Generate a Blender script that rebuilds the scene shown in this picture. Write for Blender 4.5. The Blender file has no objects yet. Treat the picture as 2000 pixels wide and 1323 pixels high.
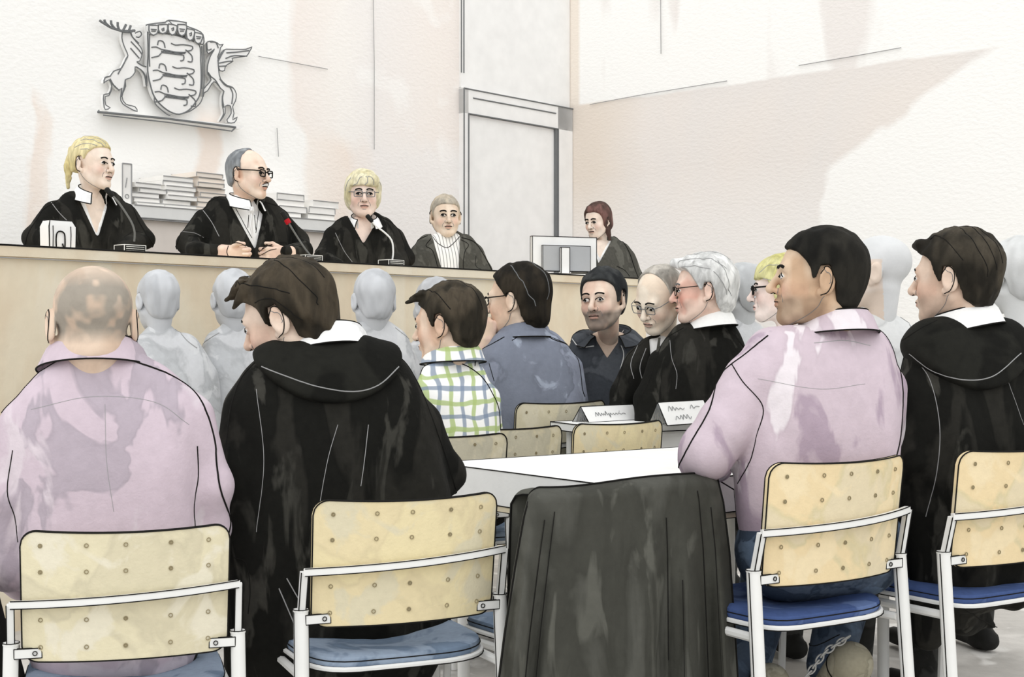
import bpy, math, numpy as np
from mathutils import Vector, Matrix
F=2760.0; H=1.2; CX=1000.0; CY=661.5
S=bpy.context.scene
COL=S.collection
def P(px,py,d): return np.array([(px-CX)/F*d, d, H-(py-CY)/F*d])
def nrm(v):
    v=np.asarray(v,float); return v/np.linalg.norm(v)
def sr(c):
    r=[]
    for v in c[:3]:
        v=v/255.0
        r.append(v/12.92 if v<=0.04045 else ((v+0.055)/1.055)**2.4)
    return (r[0],r[1],r[2],1.0)
# ---------------------------------------------------------------- materials
class NT:
    def __init__(s,name):
        s.m=bpy.data.materials.new(name); s.m.use_nodes=True
        s.t=s.m.node_tree; s.t.nodes.clear()
        s.o=s.t.nodes.new('ShaderNodeOutputMaterial'); s.b=s.t.nodes.new('ShaderNodeBsdfPrincipled')
        s.t.links.new(s.b.outputs[0],s.o.inputs[0])
        s.b.inputs['Specular IOR Level'].default_value=0.15
        s.tc=s.t.nodes.new('ShaderNodeTexCoord')
    def n(s,ty,**kw):
        x=s.t.nodes.new(ty)
        for k,v in kw.items(): setattr(x,k,v)
        return x
    def l(s,a,b): s.t.links.new(a,b)
    def mapping(s,scale=(1,1,1),rot=(0,0,0),loc=(0,0,0),src=None):
        m=s.n('ShaderNodeMapping'); m.inputs['Scale'].default_value=scale; m.inputs['Rotation'].default_value=rot; m.inputs['Location'].default_value=loc
        s.l(src or s.tc.outputs['Object'],m.inputs[0]); return m.outputs[0]
    def noise(s,vec,scale,detail=3,dist=0.0,rough=0.5):
        x=s.n('ShaderNodeTexNoise'); x.inputs['Scale'].default_value=scale; x.inputs['Detail'].default_value=detail
        x.inputs['Distortion'].default_value=dist; x.inputs['Roughness'].default_value=rough
        if vec is not None: s.l(vec,x.inputs['Vector'])
        return x.outputs['Fac']
    def ramp(s,fac,stops,interp='LINEAR'):
        x=s.n('ShaderNodeValToRGB'); r=x.color_ramp; r.interpolation=interp
        while len(r.elements)<len(stops): r.elements.new(0.5)
        for e,(p,c) in zip(r.elements,stops):
            e.position=p; e.color=c if len(c)==4 else tuple(c)+(1,)
        s.l(fac,x.inputs[0]); return x.outputs[0]
    def mix(s,f,a,b,mode='MIX'):
        x=s.n('ShaderNodeMix',data_type='RGBA',blend_type=mode)
        for i,v in ((0,f),(6,a),(7,b)):
            if isinstance(v,(int,float)): x.inputs[i].default_value=v
            elif isinstance(v,tuple): x.inputs[i].default_value=v
            else: s.l(v,x.inputs[i])
        return x.outputs[2]
    def math(s,op,a,b=0.0,c=None,clamp=False):
        x=s.n('ShaderNodeMath',operation=op); x.use_clamp=clamp
        for i,v in ((0,a),(1,b),(2,c)):
            if v is None: continue
            if isinstance(v,(int,float)): x.inputs[i].default_value=v
            else: s.l(v,x.inputs[i])
        return x.outputs[0]
    def bump(s,h,strength=0.2,dist=0.003):
        x=s.n('ShaderNodeBump'); x.inputs['Strength'].default_value=strength; x.inputs['Distance'].default_value=dist
        s.l(h,x.inputs['Height']); s.l(x.outputs[0],s.b.inputs['Normal'])
    def base(s,c,rough=0.9):
        if isinstance(c,tuple): s.b.inputs['Base Color'].default_value=c
        else: s.l(c,s.b.inputs['Base Color'])
        s.b.inputs['Roughness'].default_value=rough
        return s.m
def bw(v): return (v,v,v,1)
def wash(name,c1,c2,scale=3.0,lo=0.47,hi=0.53,c3=None,stretch=(1,1,1),rot=(0,0,0),grain=110.0,gs=0.25,dist=0.6,rough=0.92,edge=0.85,fine=0.12):
    """watercolour cloth / paint: two pigments with a thin drier edge between them"""
    t=NT(name); v=t.mapping(stretch,rot)
    n=t.noise(v,scale,4,dist); a,b=sr(c1),sr(c2)
    mid=tuple(min(a[i],b[i])*edge for i in range(3))+(1,)
    c=t.ramp(n,[(lo,a),((lo+hi)/2,mid),(hi,b)])
    if c3:
        n3=t.noise(t.mapping(stretch,rot,(7.3,2.1,5.5)),scale*1.7,4,dist)
        c=t.mix(t.ramp(n3,[(0.56,bw(0)),(0.62,bw(1))]),c,sr(c3))
    g=t.noise(t.mapping(),grain,3)
    f=t.noise(t.mapping(),scale*9,3)
    c=t.mix(1.0,c,t.ramp(f,[(0.3,bw(1-fine)),(0.7,bw(1))]),'MULTIPLY')
    t.bump(g,gs,0.004)
    return t.base(c,rough)
def plain(name,c,rough=0.8,grain=90,gs=0.12,metal=0.0):
    t=NT(name); g=t.noise(t.mapping(),grain,2)
    cc=t.mix(1.0,sr(c),t.ramp(t.noise(t.mapping(),9,4),[(0.3,bw(0.93)),(0.7,bw(1))]),'MULTIPLY')
    t.bump(g,gs,0.003); t.b.inputs['Metallic'].default_value=metal
    return t.base(cc,rough)
def attr_mat(name,fine=0.1,scale=40,grain=130,gs=0.2,rough=0.85,stretch=(1,1,1)):
    t=NT(name); a=t.n('ShaderNodeAttribute',attribute_name='Col')
    f=t.noise(t.mapping(stretch),scale,4,0.5)
    c=t.mix(1.0,a.outputs['Color'],t.ramp(f,[(0.35,bw(1-fine)),(0.6,bw(1))]),'MULTIPLY')
    t.bump(t.noise(t.mapping(),grain,3),gs,0.003)
    return t.base(c,rough)
# ---------------------------------------------------------------- mesh builder
def frame_of(t,up=(0,0,1)):
    t=nrm(t); u=np.array(up,float)
    if abs(t@u)>0.95: u=np.array([1.0,0,0])
    a=nrm(np.cross(t,u)); return a,np.cross(a,t)
class MB:
    def __init__(s): s.V=[];s.Fc=[];s.M=[];s.n=0;s.C=[]
    def add(s,V,Fs,m=0,col=None):
        V=np.asarray(V,float).reshape(-1,3); s.V.append(V)
        for f in Fs: s.Fc.append([int(i)+s.n for i in f])
        s.M+= [m]*len(Fs); s.n+=len(V)
        c=np.ones((len(V),3)) if col is None else (np.tile(np.array(col,float)[:3],(len(V),1)) if np.ndim(col)==1 else np.asarray(col))
        s.C.append(c); return s
    def box(s,o,ex,ey,ez,m=0,ink=0.0,mi=1,col=None):
        """box from corner o and three edge vectors; ink>0 runs a thin drawn line on its edges"""
        o,ex,ey,ez=[np.asarray(v,float) for v in (o,ex,ey,ez)]
        V=[o+a*ex+b*ey+c*ez for c in (0,1) for b in (0,1) for a in (0,1)]
        Fs=[(0,2,3,1),(4,5,7,6),(0,1,5,4),(2,6,7,3),(0,4,6,2),(1,3,7,5)]
        if np.dot(np.cross(ex,ey),ez)<0: Fs=[f[::-1] for f in Fs]
        s.add(V,Fs,m,col)
        if ink:
            for a,b in ((0,1),(2,3),(4,5),(6,7),(0,2),(1,3),(4,6),(5,7),(0,4),(1,5),(2,6),(3,7)): s.tube([V[a],V[b]],ink,mi,4)
        return s
    def tube(s,pts,r,m=0,n=8,closed=False,flat=1.0,up=(0,0,1),col=None):
        pts=[np.asarray(p,float) for p in pts]
        if len(pts)<2: return s
        N=len(pts); rs=r if hasattr(r,'__len__') else [r]*N
        V=[];ref=None
        for i,p in enumerate(pts):
            a=pts[(i-1)%N] if (closed or i>0) else p; b=pts[(i+1)%N] if (closed or i<N-1) else p
            t=b-a
            if np.linalg.norm(t)<1e-9: t=np.array([0,0,1.0])
            t=nrm(t)
            if ref is None: x,y=frame_of(t,up)
            else:
                x=ref-t*(ref@t)
                x=nrm(x) if np.linalg.norm(x)>1e-6 else frame_of(t,up)[0]
                y=np.cross(t,x)*-1
            ref=x
            if i==0: y0=np.cross(t,x)*-1; y=y0
            for k in range(n):
                an=2*math.pi*(k+0.5)/n
                V.append(p+rs[i]*(math.cos(an)*x+math.sin(an)*y*flat))
        Fs=[]
        for i in range(N if closed else N-1):
            j=(i+1)%N
            for k in range(n):
                l=(k+1)%n; Fs.append((i*n+k,i*n+l,j*n+l,j*n+k))
        if not closed: Fs.append(tuple(range(n))[::-1]); Fs.append(tuple((N-1)*n+k for k in range(n)))
        return s.add(V,Fs,m,col)
    def prism(s,pts,dirv,m=0,ink=0.0,mi=1):
        pts=np.asarray(pts,float); n=len(pts); V=np.vstack([pts,pts+np.asarray(dirv,float)])
        Fs=[tuple(range(n))[::-1],tuple(range(n,2*n))]+[(i,(i+1)%n,n+(i+1)%n,n+i) for i in range(n)]
        s.add(V,Fs,m)
        if ink: s.tube(list(pts+np.asarray(dirv)),ink,mi,5,closed=True)
        return s
    def grid(s,G,m=0,closeu=False,thick=None,flip=False):
        """G[v][u] points; optional per-surface thickness vector field"""
        G=np.asarray(G,float); nv,nu=G.shape[:2]; V=G.reshape(-1,3)
        Fs=[]
        for j in range(nv-1):
            for i in range(nu if closeu else nu-1):
                k=(i+1)%nu; f=(j*nu+i,j*nu+k,(j+1)*nu+k,(j+1)*nu+i); Fs.append(f[::-1] if flip else f)
        if thick is None: return s.add(V,Fs,m)
        W=(G+thick).reshape(-1,3); n=len(V)
        Fs2=[tuple(n+i for i in f[::-1]) for f in Fs]
        e=[]
        for i in range(nu if closeu else nu-1):
            k=(i+1)%nu; e.append((i,i+n,k+n,k)); b=(nv-1)*nu; e.append((b+i,b+k,b+k+n,b+i+n))
        if not closeu:
            for j in range(nv-1): e.append((j*nu,(j+1)*nu,(j+1)*nu+n,j*nu+n)); q=nu-1; e.append((j*nu+q,j*nu+q+n,(j+1)*nu+q+n,(j+1)*nu+q))
        if flip: e=[x[::-1] for x in e]
        return s.add(np.vstack([V,W]),Fs+Fs2+e,m)
    def build(s,name,mats,parent=None,origin=None,smooth=True,rot=None,fix=False):
        V=np.vstack(s.V); org=np.zeros(3) if origin is None else np.asarray(origin,float)
        if parent is not None and origin is None: org=np.array(parent['_o']) if '_o' in parent else np.zeros(3)
        V=V-org
        me=bpy.data.meshes.new(name)
        me.from_pydata(V.tolist(),[],s.Fc); me.update()
        if not isinstance(mats,(list,tuple)): mats=[mats]
        for m in mats: me.materials.append(m)
        me.polygons.foreach_set('material_index',np.array([min(x,len(mats)-1) for x in s.M],dtype=np.int32))
        if smooth: me.polygons.foreach_set('use_smooth',np.ones(len(me.polygons),dtype=bool))
        C=np.vstack(s.C)
        at=me.color_attributes.new('Col','FLOAT_COLOR','POINT')
        at.data.foreach_set('color',np.hstack([C,np.ones((len(C),1))]).astype(np.float32).ravel())
        if smooth: me.set_sharp_from_angle(angle=math.radians(42))
        ob=bpy.data.objects.new(name,me); COL.objects.link(ob)
        ob['_o']=[float(x) for x in org]
        if parent is not None: ob.parent=parent
        else: ob.location=Vector(org)
        return ob
def thing(name,label,cat,loc,group=None):
    o=bpy.data.objects.new(name,None); COL.objects.link(o); o.empty_display_size=0.1
    o.location=Vector(np.asarray(loc,float)); o['_o']=[float(x) for x in loc]
    o['label']=label; o['category']=cat
    if group: o['group']=group
    return o
def tag(o,label,cat,group=None):
    o['label']=label; o['category']=cat
    if group: o['group']=group
    return o
# ---------------------------------------------------------------- signed distance sculpting
def vnoise(Q,seed=0):
    Q=np.asarray(Q,np.float64); i=np.floor(Q); f=Q-i; f=f*f*(3-2*f); i=i.astype(np.int64)
    def h(a,b,c):
        n=(a*73856093)^(b*19349663)^(c*83492791)^(seed*2654435761)
        n=n&0xffffffff; n=((n^(n>>15))*2246822519)&0xffffffff; n=((n^(n>>13))*3266489917)&0xffffffff; n=n^(n>>16)
        return n/4294967295.0
    r=0
    for dx in (0,1):
        wx=f[...,0] if dx else 1-f[...,0]
        for dy in (0,1):
            wy=f[...,1] if dy else 1-f[...,1]
            for dz in (0,1):
                wz=f[...,2] if dz else 1-f[...,2]
                r=r+wx*wy*wz*h(i[...,0]+dx,i[...,1]+dy,i[...,2]+dz)
    return r
def smin(a,b,k):
    if k<=0: return np.minimum(a,b)
    h=np.clip(0.5+0.5*(b-a)/k,0,1); return b*(1-h)+a*h-k*h*(1-h)
def smax(a,b,k): return -smin(-a,-b,k)
class SDF:
    def __init__(s): s.p=[]; s.post=[]
    def cap(s,a,b,ra,rb=None,k=0.03,op='u'):
        s.p.append(('c',np.asarray(a,float),np.asarray(b,float),ra,ra if rb is None else rb,k,op)); return s
    def ell(s,c,r,R=None,k=0.03,op='u'):
        s.p.append(('e',np.asarray(c,float),np.asarray(r,float),R,0,k,op)); return s
    @staticmethod
    def d1(q,X):
        if q[0]=='c':
            _,a,b,ra,rb=q[:5]; ba=b-a; L=max(float(ba@ba),1e-9); pa=X-a
            h=np.clip((pa@ba)/L,0,1); return np.sqrt(((pa-h[...,None]*ba)**2).sum(-1))-(ra+(rb-ra)*h)
        _,c,r,R=q[:4]; p=X-c
        if R is not None: p=p@R
        k0=np.sqrt(((p/r)**2).sum(-1)); k1=np.sqrt(((p/(r*r))**2).sum(-1)); return k0*(k0-1)/np.maximum(k1,1e-6)
    @staticmethod
    def op(D,d,q):
        if q[6]=='u': return smin(D,d,q[5])
        return smax(D,-d,q[5])
    def __call__(s,X,off=0.0):
        X=np.asarray(X,float); D=np.full(X.shape[:-1],10.0)
        for q in s.p: D=s.op(D,s.d1(q,X),q)
        for f in s.post: D=f(X,D)
        return D-off
    def bbox(s):
        lo=np.full(3,1e9);hi=-lo
        for q in s.p:
            if q[6]!='u': continue
            if q[0]=='c':
                r=max(q[3],q[4])
                for e in (q[1],q[2]): lo=np.minimum(lo,e-r);hi=np.maximum(hi,e+r)
            else:
                r=q[2] if q[3] is None else np.full(3,max(q[2])); lo=np.minimum(lo,q[1]-r);hi=np.maximum(hi,q[1]+r)
        return lo,hi
    def mesh(s,h,off=0.0,clip=None):
        lo,hi=s.bbox(); pad=abs(off)+0.03+2*h; lo=lo-pad;hi=hi+pad
        if clip is not None: lo=np.maximum(lo,clip[0]);hi=np.minimum(hi,clip[1])
        ax=[np.arange(lo[i],hi[i]+h,h) for i in range(3)]
        sh=tuple(len(a) for a in ax); D=np.full(sh,10.0,np.float64)
        for q in s.p:
            if q[0]=='c': r=max(q[3],q[4]); a=np.minimum(q[1],q[2])-r;b=np.maximum(q[1],q[2])+r
            else:
                r=q[2] if q[3] is None else np.full(3,max(q[2])); a=q[1]-r;b=q[1]+r
            m=q[5]+0.035+abs(off)+2*h
            sl=[]
            for i in range(3):
                i0=np.searchsorted(ax[i],a[i]-m);i1=np.searchsorted(ax[i],b[i]+m); sl.append(slice(i0,i1))
            if any(x.start>=x.stop for x in sl): continue
            X=np.stack(np.meshgrid(*[ax[i][sl[i]] for i in range(3)],indexing='ij'),-1)
            D[tuple(sl)]=s.op(D[tuple(sl)],s.d1(q,X),q)
        if s.post:
            I=np.nonzero(D<0.05+off); X=np.stack([ax[i][I[i]] for i in range(3)],-1); d=D[I]
            for f in s.post: d=f(X,d)
            D[I]=d
        D-=off
        return surfnets(D,lo,h)
def surfnets(D,lo,h):
    D[0]=np.maximum(D[0],.001);D[-1]=np.maximum(D[-1],.001);D[:,0]=np.maximum(D[:,0],.001);D[:,-1]=np.maximum(D[:,-1],.001);D[:,:,0]=np.maximum(D[:,:,0],.001);D[:,:,-1]=np.maximum(D[:,:,-1],.001)
    s=(D<0); c=np.zeros(tuple(n-1 for n in D.shape),np.int8)
    cs=[(a,b,e) for a in (0,1) for b in (0,1) for e in (0,1)]
    def sub(A,o): return A[o[0]:A.shape[0]-1+o[0],o[1]:A.shape[1]-1+o[1],o[2]:A.shape[2]-1+o[2]]
    for o in cs: c+=sub(s,o)
    I=np.nonzero((c>0)&(c<8)); n=len(I[0]); idx=np.full(c.shape,-1,np.int64); idx[I]=np.arange(n)
    acc=np.zeros((n,3));cnt=np.zeros(n)
    base=np.stack(I,-1).astype(float)
    val={o:D[I[0]+o[0],I[1]+o[1],I[2]+o[2]] for o in cs}
    for o in cs:
        for a in range(3):
            if o[a]: continue
            o2=list(o);o2[a]=1;o2=tuple(o2); v0=val[o];v1=val[o2]; m=(v0<0)!=(v1<0)
            t=np.where(m,v0/np.where(m,v0-v1,1),0); p=np.tile(np.array(o,float),(n,1)); p[:,a]+=t
            acc+=p*m[:,None];cnt+=m
    V=(base+acc/cnt[:,None])*h+lo
    Fs=[]
    for a in range(3):
        b,e=(a+1)%3,(a+2)%3
        sa=[slice(None)]*3;sb=[slice(None)]*3
        sa[a]=slice(0,-1);sb[a]=slice(1,None)
        m=s[tuple(sa)]!=s[tuple(sb)]
        J=list(np.nonzero(m)); ok=(J[b]>0)&(J[e]>0)&(J[b]<D.shape[b]-1)&(J[e]<D.shape[e]-1)
        J=[j[ok] for j in J]; ins=s[tuple(J)]
        def at(db,de):
            K=[j.copy() for j in J]; K[b]=K[b]-db;K[e]=K[e]-de; return idx[tuple(K)]
        q=np.stack([at(1,1),at(0,1),at(0,0),at(1,0)],-1)
        q[~ins]=q[~ins][:,::-1]; Fs.append(q)
    return V,np.vstack(Fs)
def dens(pts,step):
    pts=[np.asarray(p,float) for p in pts]
    if len(pts)==2: 
        n=max(2,int(np.linalg.norm(pts[1]-pts[0])/step)+1); return [pts[0]+(pts[1]-pts[0])*t for t in np.linspace(0,1,n)]
    # Catmull-Rom
    out=[]; Q=[2*pts[0]-pts[1]]+pts+[2*pts[-1]-pts[-2]]
    for i in range(1,len(Q)-2):
        p0,p1,p2,p3=Q[i-1:i+3]; n=max(1,int(np.linalg.norm(p2-p1)/step)+1)
        for k in range(n):
            t=k/n; out.append(0.5*((2*p1)+(-p0+p2)*t+(2*p0-5*p1+4*p2-p3)*t*t+(-p0+3*p1-3*p2+p3)*t**3))
    out.append(pts[-1]); return out
def snap(X,f,it=12,e=1e-3):
    X=np.array(X,float)
    for _ in range(it):
        d=f(X); g=np.stack([f(X+np.eye(3)[i]*e)-f(X-np.eye(3)[i]*e) for i in range(3)],-1)/(2*e)
        L=np.maximum((g*g).sum(-1),0.05); X=X-g*np.clip(d/L,-.02,.02)[:,None]
    return X
def drape(pix,f,d0,step=0.012,back=0.45):
    """traced line laid onto a body surface: points are carried forward until they meet the cloth"""
    pts=dens([P(x,y,d0) for x,y in pix],step); X=np.array(pts); cam=np.array([0,0,H]); D=X-cam; D/=np.linalg.norm(D,axis=1)[:,None]
    X=X-D*back; best=X.copy(); bd=np.full(len(X),9.0); hit=np.zeros(len(X),bool)
    for _ in range(70):
        d=f(X); b=(d<bd)&~hit; best[b]=X[b]; bd[b]=d[b]; hit|=d<0.0015
        X=np.where(hit[:,None],X,X+D*np.clip(d,0.002,0.05)[:,None]*0.8)
    keep=bd<0.03
    Y=snap(best,f,8); return [y for y,k in zip(Y,keep) if k]
def rot(phi,pitch=0,roll=0):
    a,b,c=[math.radians(x) for x in (phi,pitch,roll)]
    Rz=np.array([[math.cos(a),-math.sin(a),0],[math.sin(a),math.cos(a),0],[0,0,1]])
    Rx=np.array([[1,0,0],[0,math.cos(b),-math.sin(b)],[0,math.sin(b),math.cos(b)]])
    Ry=np.array([[math.cos(c),0,math.sin(c)],[0,1,0],[-math.sin(c),0,math.cos(c)]])
    return Rz@Rx@Ry
# ================================================================ room frame
E1=nrm([0.891,1,0]); NN=nrm([1,-0.891,0]); E2=nrm([1.123,-1,0]); COR=np.array([0.458,11.5,0]); UP=np.array([0,0,1.0])
def Rm(u,n,z): return COR+E1*u+NN*n+UP*z          # u along back wall (negative = left), n out from it
def onwall(px,py,off=0.0,o=COR,N=NN):
    r=P(px,py,1.0)-np.array([0,0,H]); c=np.array([0,0,H]); t=((o+N*off-c)@N)/(r@N); return c+r*t
def uz(px,py,off=0.0):
    q=onwall(px,py,off)-COR; return float(q@E1),float(q[2])
INK=plain('ink_line',(28,27,25),0.9,gs=0); PENCIL=plain('pencil_line',(160,160,160),0.9,gs=0); PENCILD=plain('pencil_dark',(118,120,121),0.9,gs=0)
# back wall material
def wall_back_mat():
    t=NT('wall_wash_paper'); v=t.tc.outputs['Object']; sx=t.n('ShaderNodeSeparateXYZ'); t.l(v,sx.inputs[0])
    nz=t.noise(t.mapping((1,1,0.6)),1.6,5,0.8); nd=t.math('MULTIPLY',t.math('SUBTRACT',nz,0.5),0.5)
    u0=uz(-150,500)[0]; u=t.math('DIVIDE',t.math('SUBTRACT',t.math('ADD',sx.outputs[0],nd),u0),-u0)
    def up(px): return (uz(px,400)[0]-u0)/(-u0)
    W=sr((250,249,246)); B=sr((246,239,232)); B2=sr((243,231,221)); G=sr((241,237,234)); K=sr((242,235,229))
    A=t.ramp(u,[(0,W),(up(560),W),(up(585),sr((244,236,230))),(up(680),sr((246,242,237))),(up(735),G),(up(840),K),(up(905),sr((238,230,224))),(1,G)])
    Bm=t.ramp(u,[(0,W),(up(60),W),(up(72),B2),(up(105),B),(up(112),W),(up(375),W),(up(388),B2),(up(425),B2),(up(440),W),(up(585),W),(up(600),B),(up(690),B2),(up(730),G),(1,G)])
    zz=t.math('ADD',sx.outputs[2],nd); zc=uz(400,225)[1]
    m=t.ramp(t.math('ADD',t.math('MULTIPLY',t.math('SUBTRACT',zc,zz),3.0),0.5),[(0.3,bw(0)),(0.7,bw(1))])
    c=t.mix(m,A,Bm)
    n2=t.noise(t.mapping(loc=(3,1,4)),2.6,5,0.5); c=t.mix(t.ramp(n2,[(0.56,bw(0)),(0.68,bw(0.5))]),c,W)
    t.bump(t.noise(t.mapping((1,1,1.8),(0,0.2,0)),26,3),0.35,0.012); return t.base(c,0.95)
def wall_right_mat(zl):
    t=NT('wall_beige_wash'); sx=t.n('ShaderNodeSeparateXYZ'); t.l(t.tc.outputs['Object'],sx.inputs[0]); x0,z0=sx.outputs[0],sx.outputs[2]
    nz=t.math('MULTIPLY',t.math('SUBTRACT',t.noise(t.mapping(),1.7,5,0.6),0.5),0.55)
    x=t.math('ADD',x0,nz); z=t.math('ADD',z0,t.math('MULTIPLY',nz,0.12))
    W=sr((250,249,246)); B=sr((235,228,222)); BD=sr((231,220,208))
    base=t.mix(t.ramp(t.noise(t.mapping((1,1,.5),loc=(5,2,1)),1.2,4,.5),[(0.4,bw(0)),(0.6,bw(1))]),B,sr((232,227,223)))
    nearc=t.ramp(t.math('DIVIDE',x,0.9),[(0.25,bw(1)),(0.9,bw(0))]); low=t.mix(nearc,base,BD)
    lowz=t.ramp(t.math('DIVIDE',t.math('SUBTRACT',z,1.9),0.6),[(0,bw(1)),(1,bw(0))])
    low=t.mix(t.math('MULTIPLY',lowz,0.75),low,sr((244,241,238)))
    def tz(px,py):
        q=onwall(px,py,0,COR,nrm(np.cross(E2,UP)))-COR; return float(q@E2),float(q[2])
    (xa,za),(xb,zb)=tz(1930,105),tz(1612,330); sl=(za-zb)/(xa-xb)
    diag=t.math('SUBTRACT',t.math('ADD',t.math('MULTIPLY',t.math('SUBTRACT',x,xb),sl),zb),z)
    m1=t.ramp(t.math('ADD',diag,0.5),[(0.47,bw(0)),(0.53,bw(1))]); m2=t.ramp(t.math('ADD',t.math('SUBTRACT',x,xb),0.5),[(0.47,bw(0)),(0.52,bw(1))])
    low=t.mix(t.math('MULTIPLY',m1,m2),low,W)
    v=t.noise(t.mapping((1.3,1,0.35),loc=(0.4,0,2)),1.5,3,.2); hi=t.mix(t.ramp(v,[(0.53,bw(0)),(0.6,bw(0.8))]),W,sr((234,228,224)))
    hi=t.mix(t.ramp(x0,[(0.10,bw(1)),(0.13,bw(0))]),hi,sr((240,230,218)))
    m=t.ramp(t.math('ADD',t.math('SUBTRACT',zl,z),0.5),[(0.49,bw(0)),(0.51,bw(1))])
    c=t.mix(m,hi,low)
    t.bump(t.noise(t.mapping((1,1,1.8)),26,3),0.35,0.012); return t.base(c,0.95)
def struct(ob): ob['kind']='structure'; return ob
ZL=3.085
def local_slab(name,mat,org,ang,x0,x1,y0,y1,z0,z1):
    b=MB().box((x0,y0,z0),(x1-x0,0,0),(0,y1-y0,0),(0,0,z1-z0)); o=b.build(name,mat,smooth=False); o.location=Vector(org); o.rotation_euler=(0,0,ang); return struct(o)
aB=math.atan2(E1[1],E1[0]); aR=math.atan2(E2[1],E2[0])
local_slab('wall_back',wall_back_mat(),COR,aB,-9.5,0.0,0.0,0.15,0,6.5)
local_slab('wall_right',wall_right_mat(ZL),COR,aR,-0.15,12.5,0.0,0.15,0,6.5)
FL=wash('floor_wash',(216,212,206),(198,194,188),1.8,0.40,0.6,(232,229,224),grain=80,edge=.97)
fl=MB().box((-9,-3,-0.1),(20,0,0),(0,16,0),(0,0,0.1)); struct(fl.build('floor',FL,smooth=False))
# fine drawn lines of the panelling on the walls
def wall_lines(name,lines,r,mat,off=0.012,right=False):
    b=MB(); N=nrm(np.cross(E2,UP)); 
    if N@np.array([0,-1,0])<0: N=-N
    for L in lines:
        pts=[onwall(x,y,off,COR,N if right else NN) for x,y in L]; b.tube(pts,r,0,5)
    return struct(b.build(name,mat))
wall_lines('trim_1',[[(728,-80),(731,120),(731,292)],[(541,250),(544,306)],[(505,110),(640,135)]],0.0024,PENCIL)
wall_lines('trim_2',[[(1290,-60),(1291,105)]],0.0028,PENCIL,right=True)
wall_lines('trim_3',[[(1152,204),(1260,184),(1420,158)],[(1560,128),(1700,104),(1760,93)]],0.0028,PENCIL,right=True)
wall_lines('trim_4',[[(1106,-80),(1105,60),(1107,205)],[(1109,205),(1110,350),(1111,460)]],0.006,PENCILD)
# door with tall frame and over-panel on the back wall
DW=plain('door_white',(243,242,240),0.8,30,0.2)
def wrect(b,x0,y0a,y0b,x1,y1a,y1b,off,th,m=0,ink=0.0):
    """panel standing on the wall: left edge x0 (y top y0a, bottom y0b), right edge x1; rectified to true u,z"""
    u0,za=uz((x0),(y0a),off);u1,zb=uz(x1,y1a,off); _,zc=uz(x0,y0b,off)
    zt=(za+zb)/2; zbm=max(0.0,zc); b.box(Rm(u0,off-th,zbm),E1*(u1-u0),NN*th,UP*(zt-zbm),m,ink); return u0,u1,zbm,zt
DR=MB(); wrect(DR,916,226,1300,1086,252,1300,0.03,0.03); struct(DR.build('door_1',[DW,PENCILD],smooth=False))
DF=MB()
u0,u1,zb_,zt=wrect(DF,906,170,1400,915,170,1400,0.05,0.05,0)
ur0=uz(1090,300,0.05)[0]; ur1=-0.005
ztd=(uz(906,170,0.05)[1]+uz(1104,212,0.05)[1])/2; zti=(uz(915,222,0.05)[1]+uz(1090,252,0.05)[1])/2
DF.box(Rm(ur0,0,0),E1*(ur1-ur0),NN*0.05,UP*ztd,0)
DF.box(Rm(u0,0,zti),E1*(ur1-u0),NN*0.05,UP*(ztd-zti),0)
for p0,p1 in (((u0,0),(u0,ztd)),((u1,0),(u1,zti)),((u0,ztd),(ur1,ztd)),((u1,zti),(ur0,zti)),((ur0,0),(ur0,zti)),((u1+0.05,(ztd+zti)/2+.03),(ur0-0.03,(ztd+zti)/2+.03))):
    DF.tube([Rm(p0[0],0.053,p0[1]),Rm(p1[0],0.053,p1[1])],0.0055,1,5)
DF.box(Rm(ur0-0.030,0.03,0.4),E1*0.03,NN*0.02,UP*(zti-0.4),1)
struct(DF.build('door_frame',[DW,PENCILD],smooth=False))
DP=MB(); DP.box(Rm(u0,0,ztd+.004),E1*(ur1-u0),NN*0.02,UP*(6.4-ztd),0)
for uu in (u0+.003,u0+.03): DP.tube([Rm(uu,0.022,ztd+0.12),Rm(uu,0.022,6.4)],0.005,1,5)
struct(DP.build('door_over_panel',[DW,PENCILD],smooth=False))
# ---------------------------------------------------------------- judges' bench and dais
BZ=1.58; BN=1.944
def benchd(px):
    # depth of the bench's front top edge at picture column px
    q=onwall(px,500,BN,COR,NN); return q[1]
def ub(px): return float((onwall(px,520,BN)-COR)@E1)
BM=wash('bench_beige_wood',(229,217,193),(226,210,184),1.6,0.42,0.58,(231,221,200),stretch=(1,1,.4),grain=70,edge=.98,fine=.05)
b0,b1=ub(-170),ub(1262)
bench=thing('judges_bench','long raised beige wooden bench that the robed panel sits behind','bench',Rm((b0+b1)/2,BN-.3,0))
MB().box(Rm(b0,BN-0.03,0),E1*(b1-b0),NN*0.03,UP*(BZ-0.045),0).build('front_panel',[BM],bench,smooth=False)
tp=MB().box(Rm(b0,BN-0.62,BZ-0.045),E1*(b1-b0+.02),NN*0.64,UP*0.045,0)
tp.tube([Rm(b0,BN+0.02,BZ),Rm(b1+.02,BN+0.02,BZ)],0.0045,1,5); tp.tube([Rm(b0,BN+0.021,BZ-0.052),Rm(b1,BN+0.021,BZ-0.052)],0.002,2,5)
tp.build('top',[BM,INK,PENCIL],bench,smooth=False)
MB().box(Rm(b1-0.03,BN-0.6,0),E1*0.03,NN*0.57,UP*(BZ-0.045),0).build('end_panel',[BM],bench,smooth=False)
DAIS=0.83
local_slab('floor_dais',FL,COR,aB,b0,0.0,-(BN-0.62),-0.01,0,DAIS)
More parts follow.
